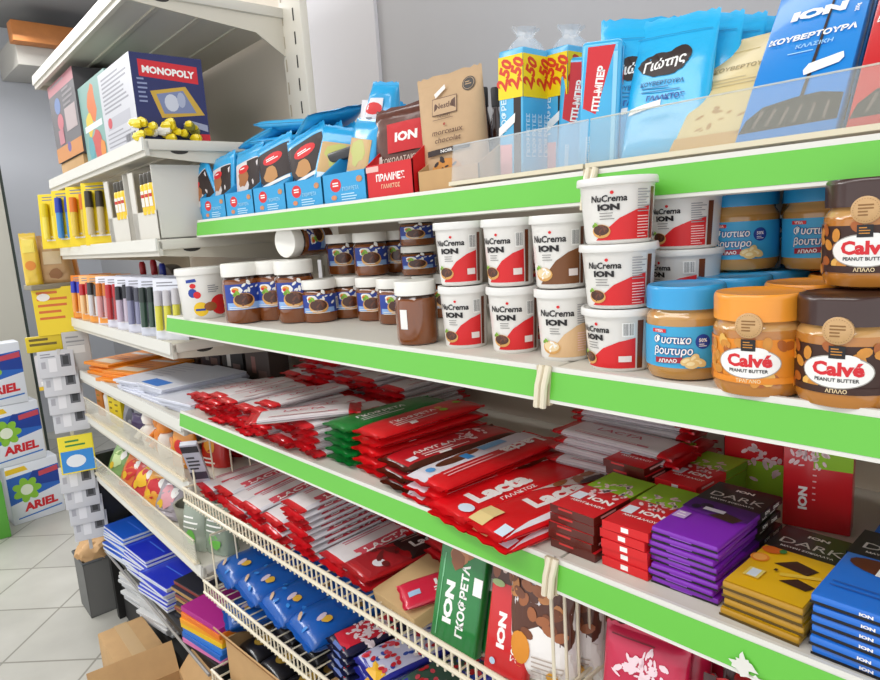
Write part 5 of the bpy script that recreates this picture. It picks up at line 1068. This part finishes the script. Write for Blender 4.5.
for k, (s_, c, l) in enumerate(((.13, '#e8941c', 'orange'), (.075, '#c8241e', 'red'))): inst(Tm(bag(.085, .10, .04, lambda f, s: F(c), Art().blob(.04, .05, .02, P('#d02a2a') if k == 0 else P('#e8a02a'), 10, .3, 4).lines(.02, .02, .06, 2, .01, .004, W_), STANDUP, 'pouch', k, .2, .12)), 'toy_bag', LU(s_, .045+.05*k, zf), LR(20), f'{l} toy bag with round print at the near end of the toys shelf', 'toy bag')
mg = Art().lines(.002, .13, .01, 9, .014, .006, P('#6a6a74')); inst(boxT(.012, .035, .135, P('#d8d8e0'), mg, Art().rect(0, 0, .035, .135, P('#b9b9c8')).rect(.0, .11, .035, .13, P('#2a2a34')).rect(0, .02, .035, .045, P('#3a3a4c')).lines(.004, .09, .03, 4, .012, .006, P('#3a3a44'))), 'magazine', LU(.0, .012, zf), (0, radians(32), LR(-35)), 'black and white printed magazine leaning at the end of the wire divider', 'magazine')
# party favour shelf
zg = -.7215
for k, (s_, c, c2, l) in enumerate(((.80, '#7da45a', '#c8dca0', 'pale green'), (.66, '#e0782a', '#d02a20', 'orange'), (.55, '#d0282a', '#f0c020', 'red and yellow'), (.44, '#e8a020', '#c81c28', 'yellow and red'), (.34, '#a8a0a8', '#e0a0a8', 'grey and pink'))):
    inst(Tm(bag(.125, .105, .05, lambda f, s: F(c), Art().blob(.06, .055, .035, P(c2), 12, .4, k).blob(.085, .07, .016, W_, 8, .3, k+3).blob(.04, .035, .014, P('#e8c020'), 8, .3, k+5), STANDUP, 'pouch', k, .25, .15)), 'party_favour_bag', LU(s_, .05, zg), (radians(-18), 0, LR(18)), f'{l} party favour bag behind the lower clear fence', 'sweets bag')
pot = MB(); pot.lathe([(0, 0), (.04, 0), (.05, .075), (.052, .08), (.046, .08), (.042, .01), (0, .008)], C('#a9a99a', .4, .2), 28); inst(Tm(pot.mesh('bowl')), 'plastic_tub', LU(.20, .07, zg), 0, 'grey translucent plastic tub near the end of the party favour shelf', 'tub')
for k, (s_, c, l) in enumerate(((.11, '#b9c4b4', 'first'), (.045, '#a8b8a4', 'second'))): inst(Tm(bag(.085, .12, .05, lambda f, s: clear(c, .55, .2), Art().blob(.045, .035, .022, P('#6ab84a'), 10, .4, k).lines(.02, .08, .07, 3, .012, .004, W_), STANDUP, 'pouch', k+2, .2, .12)), 'clear_bag', LU(s_, .04+.03*k, zg), LR(20), f'clear bag with green contents at the near end, {l} one', 'bag')
# lower shelf: notebooks, reams and paper; black lipped shelf
zh = -.985
mb = MB(); mb.box((-.9, .004, zh-.02), (-.004, .36, zh), BLACK, .002); r_ = MB(); r_.tube([(-.89, -.012, zh-.004), (-.01, -.012, zh-.004)], .004, C('#8e8a84', .4), 8)
inst(Tm(None, [('tray', mb.mesh('tray')), ('front_rail', r_.mesh('front_rail'), 'grey front rail')]), 'store_shelf', (PX, PY, H), A_L, 'black lower shelf with grey front rail holding the blue notebooks', 'shelf')
def nbk(col): 
    a = Art().rect(.012, .0, .018, .2, P('#3a60d8')).rect(.04, .06, .15, .064, P('#4a78e0')); return pad(.165, .205, .0085, C(col, .3, .4), P('#d8dde6'), a)
N1, N2 = nbk('#1d5fd0'), nbk('#1a2fc4')
for c, (s_, n, t, d_, l) in enumerate(((.775, 11, N1, -.02, 'sky blue pile'), (.585, 10, N2, -.01, 'royal blue pile'), (.425, 8, N2, -.015, 'low royal blue pile'))):
    for i in range(n): inst(t, 'notebook', LU(s_+random.uniform(-.004, .004), d_+random.uniform(-.005, .005)+.012, zh+.0005+i*.0088), LR(7+random.uniform(-3, 3)), f'blue covered notebook, {ORD[n-1-i]} of the {l}', 'notebook', 'blue covered notebooks')
for i in range(9): inst(pad(.13, .19, .011, (C('#1b1c26', .5), C('#23263a', .5), C('#9a6a3a', .5), C('#1d2a50', .4))[(i*3) % 4], (P('#20242e'), P('#b08a4a'), P('#8a3a30'))[i % 3], Art().rect(.03, .05, .09, .1, P('#e2dcd8')).rect(.04, .06, .08, .09, P('#c84a3a')) if i == 8 else None), 'notebook', LU(.245+random.uniform(-.006, .006), .03+random.uniform(-.006, .006), zh+.0005+i*.0113), LR(8+random.uniform(-5, 5)), f'dark covered notebook, {ORD[8-i]} of the pile beside the royal blue notebooks', 'notebook', 'dark covered notebooks')
zi = -1.1195
wp = pad(.165, .21, .010, P('#d8d8d6'), P('#c2c4c6'), Art().lines(.02, .18, .14, 6, .02, .004, P('#a8a8ac'))); wy = pad(.165, .21, .010, P('#dcdad0'), P('#c8c6c0'), Art().rect(.03, .03, .12, .07, P('#e0d060')).lines(.02, .18, .14, 5, .02, .005, P('#b0b0a8')))
for c, (s_, n, l) in enumerate(((.70, 9, 'far pile on the black base'), (.52, 8, 'near pile on the black base'))):
    for i in range(n): inst(wy if (i == n-1 and c == 0) else wp, 'paper_ream', LU(s_+random.uniform(-.006, .006), +.01+random.uniform(-.008, .008), zi+i*.0104), LR(8+random.uniform(-5, 5)), f'white paper pack, {ORD[n-1-i]} of the {l}', 'paper pack', 'white paper packs')
# coloured paper reams on the lowest wire shelf near the joint
cr = [('#b01e86', 'magenta'), ('#e8781c', 'orange'), ('#f0a01c', 'light orange'), ('#ecc01c', 'yellow'), ('#2a78d0', 'blue'), ('#2068c0', 'lower blue'), ('#d878b0', 'pink')]
q0 = (-1.505, .49)
for i, (c, l) in enumerate(cr[::-1]):
    inst(pad(.170, .14, .0135, P(c), P(c), Art().rect(.08, .05, .11, .075, P('#e0c8dc')) if i == 6 else None), 'paper_ream', (-1.465+random.uniform(-.004, .004), .515+random.uniform(-.004, .004), H+zh+.014+i*.0134), radians(8+random.uniform(-3, 3)), f'{l} coloured paper ream in the stack beside the wire shelves', 'paper ream')
mb = MB(); mb.box((-.085, -.01, 0), (.085, .14, .0125), BLACK, .002); inst(Tm(mb.mesh('board')), 'black_board_pack', (-1.475, .525, H+zh+.0005), radians(4), 'black card pack under the coloured paper reams', 'card pack')
# boxes on the floor
CB1 = open_carton(.30, .24, .17, CARD, CARDIN, .0001, '', 0)
def closed_carton(W, D, Hh):
    mb = MB(); mb.box((-W/2, -D/2, 0), (W/2, D/2, Hh), CARD, .003); a = MB(); a.box((-W/2-.0006, -.018, Hh-.0004), (W/2+.0006, .018, Hh+.0008), C('#c9a878', .35, .3))
    f = MB(); Art().rect(-.03, Hh*.35, .03, Hh*.6, P('#8a6238')).lines(-.02, Hh*.55, .02, 3, .014, .005, P('#6a4626')).emit(f, on_front(0, -D/2, 0))
    return Tm(None, [('carton_body', mb.mesh('carton_body')), ('packing_tape', a.mesh('packing_tape'), 'shiny brown tape'), ('printed_mark', f.mesh('printed_mark'))])
inst(closed_carton(.25, .125, .15), 'cardboard_box', (-1.865, .468, 0), radians(-3), 'closed brown cardboard box on the floor in front of the paper packs', 'cardboard box')
inst(open_carton(.24, .20, .175, CARD, CARDIN, .38, 'lbr', 50), 'cardboard_box', (-1.50, .385, 0), radians(-8), 'open brown cardboard box with raised flaps on the floor', 'cardboard box')
# ------------------------------------------------------------------ end of the left bay and beyond
XE = LU(.935, .2, 0).x
def on_end(off, y, z): return Vector((XE-off, y, H+z))
# hanging strip of grey blister packs
RX = radians(90)   # packs on the bay end show their face towards +X after a quarter turn
def gcard(seed, yellow=False):
    W, L = .10, .085; a = Art(); bd = P('#f0dc28') if yellow else P('#c9cacf')
    mb = MB(); mb.box((-W/2, 0, 0), (W/2, .006, L if not yellow else .12), bd, .001)
    if yellow: a.rect(.004, .075, W-.004, .116, P('#f2e02a')).rect(.004, .004, W-.004, .072, P('#2a8ad8')).ell(W*.45, .038, .028, .02, P('#e8ecf0'), 16).lines(.02, .1, .08, 2, .014, .006, P('#3a8a3a'))
    else: a.rect(W*.62, L*.35, W*.9, L*.82, P('#5a5a60')).rect(W*.68, L*.42, W*.84, L*.75, P('#26262a')).rect(W*.08, L*.35, W*.2, L*.6, P('#a8a8b0')).lines(W*.08, L*.85, W*.5, 2, L*.1, L*.04, P('#8a8a92')).rect(W*.28, L*.2, W*.5, L*.7, P('#e2e2e6'))
    a.emit(mb, on_front(-W/2, 0, 0)); return Tm(mb.mesh('card'))
GC, YCD = gcard(1), gcard(2, True)
zs = [-.30, -.37, -.44, -.50]
st_ = MB(); st_.box((XE-.0035, .50, H-.98), (XE-.0015, .51, H-.30), C('#d8d8d8', .4)); inst(Tm(st_.mesh('strip')), 'hanging_strip', (0, 0, 0), 0, 'pale plastic clip strip hanging on the end of the left bay', 'clip strip')
k = 0
for i, z in enumerate((-.385, -.445, -.505, -.565)):
    inst(GC, 'blister_pack', (XE+.012+.004*i, .490+.004*i, H+z), (radians(-14), 0, radians(72)), f'grey blister pack {NTH[i]} from the top, above the blue and yellow pack', 'blister pack', 'grey blister packs on the clip strip')
inst(YCD, 'blister_pack', (XE+.035, .500, H-.70), (radians(-10), 0, radians(72)), 'blue and yellow blister pack in the middle of the clip strip', 'blister pack')
for i, z in enumerate((-.765, -.82, -.875, -.93)):
    inst(GC, 'blister_pack', (XE+.022+.006*i, .492+.004*i, H+z), (radians(-14), 0, radians(72)), f'grey blister pack, {NTH[i]} one below the blue and yellow pack', 'blister pack', 'grey blister packs on the clip strip')
# end shelf with bags and the yellow and white packs under it
mb = MB(); mb.box((-.10, .46, -.02), (0, .60, -.004), C('#8d8674', .5), .003); inst(Tm(mb.mesh('bracket_shelf')), 'end_shelf', (XE-.002, 0, H-.09), 0, 'small grey bracket shelf on the end of the left bay', 'shelf')
TAN = C('#b08a5a', .5, .2, .15, 40, 0, .4)
inst(Tm(bag(.10, .15, .05, lambda f, s: TAN, Art().rect(.02, .06, .07, .10, P('#c9b490')).blob(.05, .03, .02, P('#8a5a2a'), 10, .3, 3), STANDUP, 'pouch', 4, .15, .1)), 'snack_pouch', (XE-.045, .548, H-.094), radians(68), 'brown snack pouch standing on the small end shelf', 'snack bag')
inst(Tm(bag(.05, .16, .04, lambda f, s: F('#e8c43a'), Art().rect(.008, .1, .042, .14, P('#f0dc60')).ell(.025, .06, .015, .015, P('#e08a2a'), 12), STANDUP, 'pouch', 6, .1, .1)), 'snack_pouch', (XE-.05, .482, H-.094), radians(68), 'yellow snack pouch beside the brown one on the end shelf', 'snack bag')
inst(Tm(bag(.05, .14, .04, lambda f, s: F('#c07a2a'), None, STANDUP, 'pouch', 7, .3, .1)), 'snack_pouch', (XE-.05, .59, H-.094), radians(60), 'dark orange snack pouch at the back of the end shelf', 'snack bag')
ye = Art(); ye.rect(.0, .0, .12, .15, P('#f0d428')).lines(.012, .13, .1, 5, .02, .008, P('#d8702a')).ell(.03, .12, .018, .012, W_, 12)
inst(boxT(.12, .01, .15, P('#e8c81c'), ye), 'hanging_pack', (XE-.01, .520, H-.255), radians(70), 'large yellow hanging pack with orange lines below the end shelf', 'hanging pack')
inst(boxT(.10, .01, .05, P('#d8be18'), Art().lines(.01, .035, .09, 2, .015, .008, P('#6a5a10'))), 'hanging_pack', (XE-.03, .475, H-.305), radians(70), 'small yellow card under the large yellow hanging pack', 'hanging pack')
inst(boxT(.075, .03, .17, C('#b9b7b4', .5), Art().lines(.01, .15, .065, 3, .014, .005, P('#8a8a8c')).rect(.01, .1, .06, .125, P('#d2d0cc'))), 'grey_carton', (XE+.012, .555, H-.42), radians(72), 'tall plain grey carton hanging beside the pink pack', 'carton')
pk = Art(); pk.rect(0, 0, .085, .11, P('#d8d4d6')).blob(.042, .068, .034, P('#c8405a'), 14, .35, 3).ell(.04, .06, .016, .014, P('#f0d8dc'), 12).rect(0, 0, .085, .012, P('#e8c020')).rect(.008, .016, .077, .028, W_)
inst(boxT(.085, .02, .11, P('#d8d4d6'), pk), 'hanging_pack', (XE-.01, .480, H-.425), radians(70), 'pink and white flower printed hanging pack with yellow base', 'hanging pack')
# grey bin with crumpled wrapping paper at the foot of the bay end
def bin_():
    mb = MB(); w, d, h, t = .14, .21, .20, .004; q = C('#6a6a68', .6)
    for lo, hi in (((-w, -d, 0), (w, d, t)), ((-w, -d, 0), (-w+t, d, h)), ((w-t, -d, 0), (w, d, h)), ((-w, -d, 0), (w, -d+t, h)), ((-w, d-t, 0), (w, d, h))): mb.box([lo[0]*.5, lo[1]*.5, lo[2]], [hi[0]*.5, hi[1]*.5, hi[2]], q)
    rm_ = MB(); rm_.tube([(-w/2, -d/2, h), (w/2, -d/2, h), (w/2, d/2, h), (-w/2, d/2, h), (-w/2, -d/2, h)], .005, C('#55585a', .5), 6)
    return Tm(None, [('bin_body', mb.mesh('bin_body')), ('rim', rm_.mesh('rim'))])
bp_ = Vector((XE-.125, .59, 0)); inst(bin_(), 'waste_bin', bp_, A_L, 'grey rectangular bin on the floor at the end of the left bay', 'bin')
def crumple(r, m, seed):
    bm = bmesh.new(); bmesh.ops.create_icosphere(bm, subdivisions=3, radius=r); g = random.Random(seed); mb = MB()
    for v in bm.verts: v.co *= 1+g.uniform(-.22, .14); v.co.z *= .8
    b = len(mb.v); mb.v += [tuple(v.co) for v in bm.verts]
    for f in bm.faces: mb.f.append([v.index for v in f.verts]); mb.m.append(mb.mi(m)); mb.sm.append(False)
    bm.free(); return Tm(mb.mesh('crumpled_paper'))
inst(crumple(.062, C('#c9a070', .7), 3), 'crumpled_paper', bp_+Vector((.01, -.05, .215)), 0, 'crumpled tan paper at the front of the grey bin', 'crumpled paper')
inst(crumple(.058, C('#b98a58', .7), 5), 'crumpled_paper', bp_+Vector((.0, .045, .19)), 1, 'crumpled brown paper at the back of the grey bin', 'crumpled paper')
inst(crumple(.04, C('#3a3634', .6), 6), 'crumpled_paper', bp_+Vector((.0, .01, .26)), 1, 'crumpled dark paper on top of the bin heap', 'crumpled paper')
inst(crumple(.03, C('#e8e8ea', .6), 8), 'crumpled_paper', bp_+Vector((-.03, -.04, .27)), 1, 'crumpled white paper on top of the bin heap', 'crumpled paper')
# washing powder boxes
def powder():
    W, D, Hh = .22, .12, .285; mb = MB(); mb.box((-W/2, 0, 0), (W/2, D, Hh), C('#e4e8f0', .4, .2), .003); a = Art()
    a.poly([(0, Hh*.34), (W, Hh*.50), (W, Hh*.86), (0, Hh*.80)], P('#2a66c0')).poly([(W*.3, Hh*.6), (W, Hh*.55), (W, Hh*.80), (W*.5, Hh*.84)], P('#1c3f98')).poly([(0, Hh*.86), (W*.42, Hh*.88), (W*.36, Hh*.96), (0, Hh*.95)], P('#f0c828'))
    for i in range(7): t = 2*pi*i/7; a.ell(W*.34+.036*cos(t), Hh*.55+.036*sin(t), .026, .018, P('#8cc43a'), 12, t); a.l = 5
    a.l = 7; a.ell(W*.34, Hh*.55, .026, .026, P('#e8f0d8'), 16).poly([(W*.6, Hh*.72), (W*.98, Hh*.75), (W*.98, Hh*.84), (W*.6, Hh*.80)], P('#c84a5a'))
    a.txt('ARIEL', W*.56, Hh*.20, .052, P('#d0202c'), .05, .1, 1.05, 'C', .05).poly([(W*.1, Hh*.08), (W*.95, Hh*.13), (W*.95, Hh*.155), (W*.1, Hh*.10)], P('#3a78c8'))
    a.emit(mb, on_front(-W/2, 0, 0)); return Tm(mb.mesh('carton'))
PW = powder()
for i, (y, w) in enumerate(((.575, 'bottom'), (.535, 'middle'), (.50, 'top'))): inst(PW, 'washing_powder_box', (-3.52, y, .001+.2865*i), radians(90+random.uniform(-3, 3)), f'large blue and white washing powder box, {w} of the stack by the far wall', 'washing powder box', 'washing powder boxes')
for i, (y, w) in enumerate(((.30, 'bottom'), (.27, 'middle'), (.24, 'top'))): inst(PW, 'washing_powder_box', (-3.56, y, .001+.2865*i), radians(90), f'large washing powder box, {w} of the second stack cut by the frame', 'washing powder box', 'washing powder boxes')
mb = MB(); mb.box((-.06, 0, 0), (.06, .1, .26), C('#5aa83a', .4, .2), .004); inst(Tm(mb.mesh('carton')), 'detergent_carton', (-3.40, .372, 0), radians(86), 'green detergent carton on the floor in front of the powder boxes', 'carton')
# tall pale cabinet by the left wall and the wooden wall box
cy = [ (ray(0, 190)*(-4.15/ray(0, 190).x)).y, (ray(45, 400)*(-4.15/ray(45, 400).x)).y ]
yb = sum(cy)/2
mb = MB(); mb.box((-4.75, yb-.7, 0), (-4.15, yb-.012, H+.95), C('#cfccbf', .5, 0, .04, 3), .004); e_ = MB(); e_.box((-4.75, yb-.011, 0), (-4.148, yb, H+.95), C('#2f3a34', .5))
inst(Tm(None, [('cabinet_body', mb.mesh('cabinet_body')), ('edge_seal', e_.mesh('edge_seal'), 'dark vertical edge')]), 'tall_cabinet', (0, 0, 0), 0, 'tall pale cabinet with dark edge standing behind the powder boxes', 'cabinet')
q1, q2 = ray(10, 20)*(-4.6/ray(10, 20).x), ray(65, 42)*(-4.6/ray(65, 42).x)
mb = MB(); mb.box((-4.7, q1.y, H+1.24), (-4.6, q2.y+.1, H+1.355), C('#b8743c', .5, 0, .2, 14), .003); l_ = MB(); l_.box((-5.19, q1.y+.03, H+1.13), (-4.701, q2.y+.1, H+1.30), C('#b7b4ae', .6), .003)
inst(Tm(None, [('wooden_front', mb.mesh('wooden_front'), 'orange wooden front board'), ('housing', l_.mesh('housing'), 'grey housing')]), 'wall_box', (0, 0, 0), 0, 'grey wall box with orange wooden front high on the left wall', 'wall box')

# ------------------------------------------------------------------ light
def area(name, loc, size, power, rot=(0, 0, 0), col=(1, 1, 1)):
    l = bpy.data.lights.new(name, 'AREA'); l.energy = power; l.color = col; l.shape = 'RECTANGLE'; l.size, l.size_y = size
    o = bpy.data.objects.new(name, l); COL.objects.link(o); o.location = loc; o.rotation_euler = rot
area('unseen_overhead_light', (-.6, -.75, H+1.40), (2.6, .5), 27, (radians(18), 0, 0), (1, .99, .97))
area('added_wall_fill', (-1.2, 1.2, H+1.42), (4.2, .25), 17, (radians(8), 0, 0), (1, .99, .97))  # unseen light added behind the shelving to brighten the back wall
area('unseen_overhead_light', (-4.2, .0, H+1.42), (.8, 2.2), 75, (0, radians(-20), 0), (1, .995, .98))  # unseen fill, added to lift the left wall
area('unseen_overhead_light', (-3.0, -.75, H+1.40), (2.0, .5), 17, (radians(15), 0, 0), (1, .99, .97))
w = bpy.data.worlds.new('world'); bpy.context.scene.world = w; w.use_nodes = True
w.node_tree.nodes['Background'].inputs['Color'].default_value = (.95, .97, 1, 1); w.node_tree.nodes['Background'].inputs['Strength'].default_value = 1.25
sc = bpy.context.scene; sc.view_settings.view_transform = 'Standard'; sc.view_settings.exposure = .12; sc.view_settings.look = 'None'
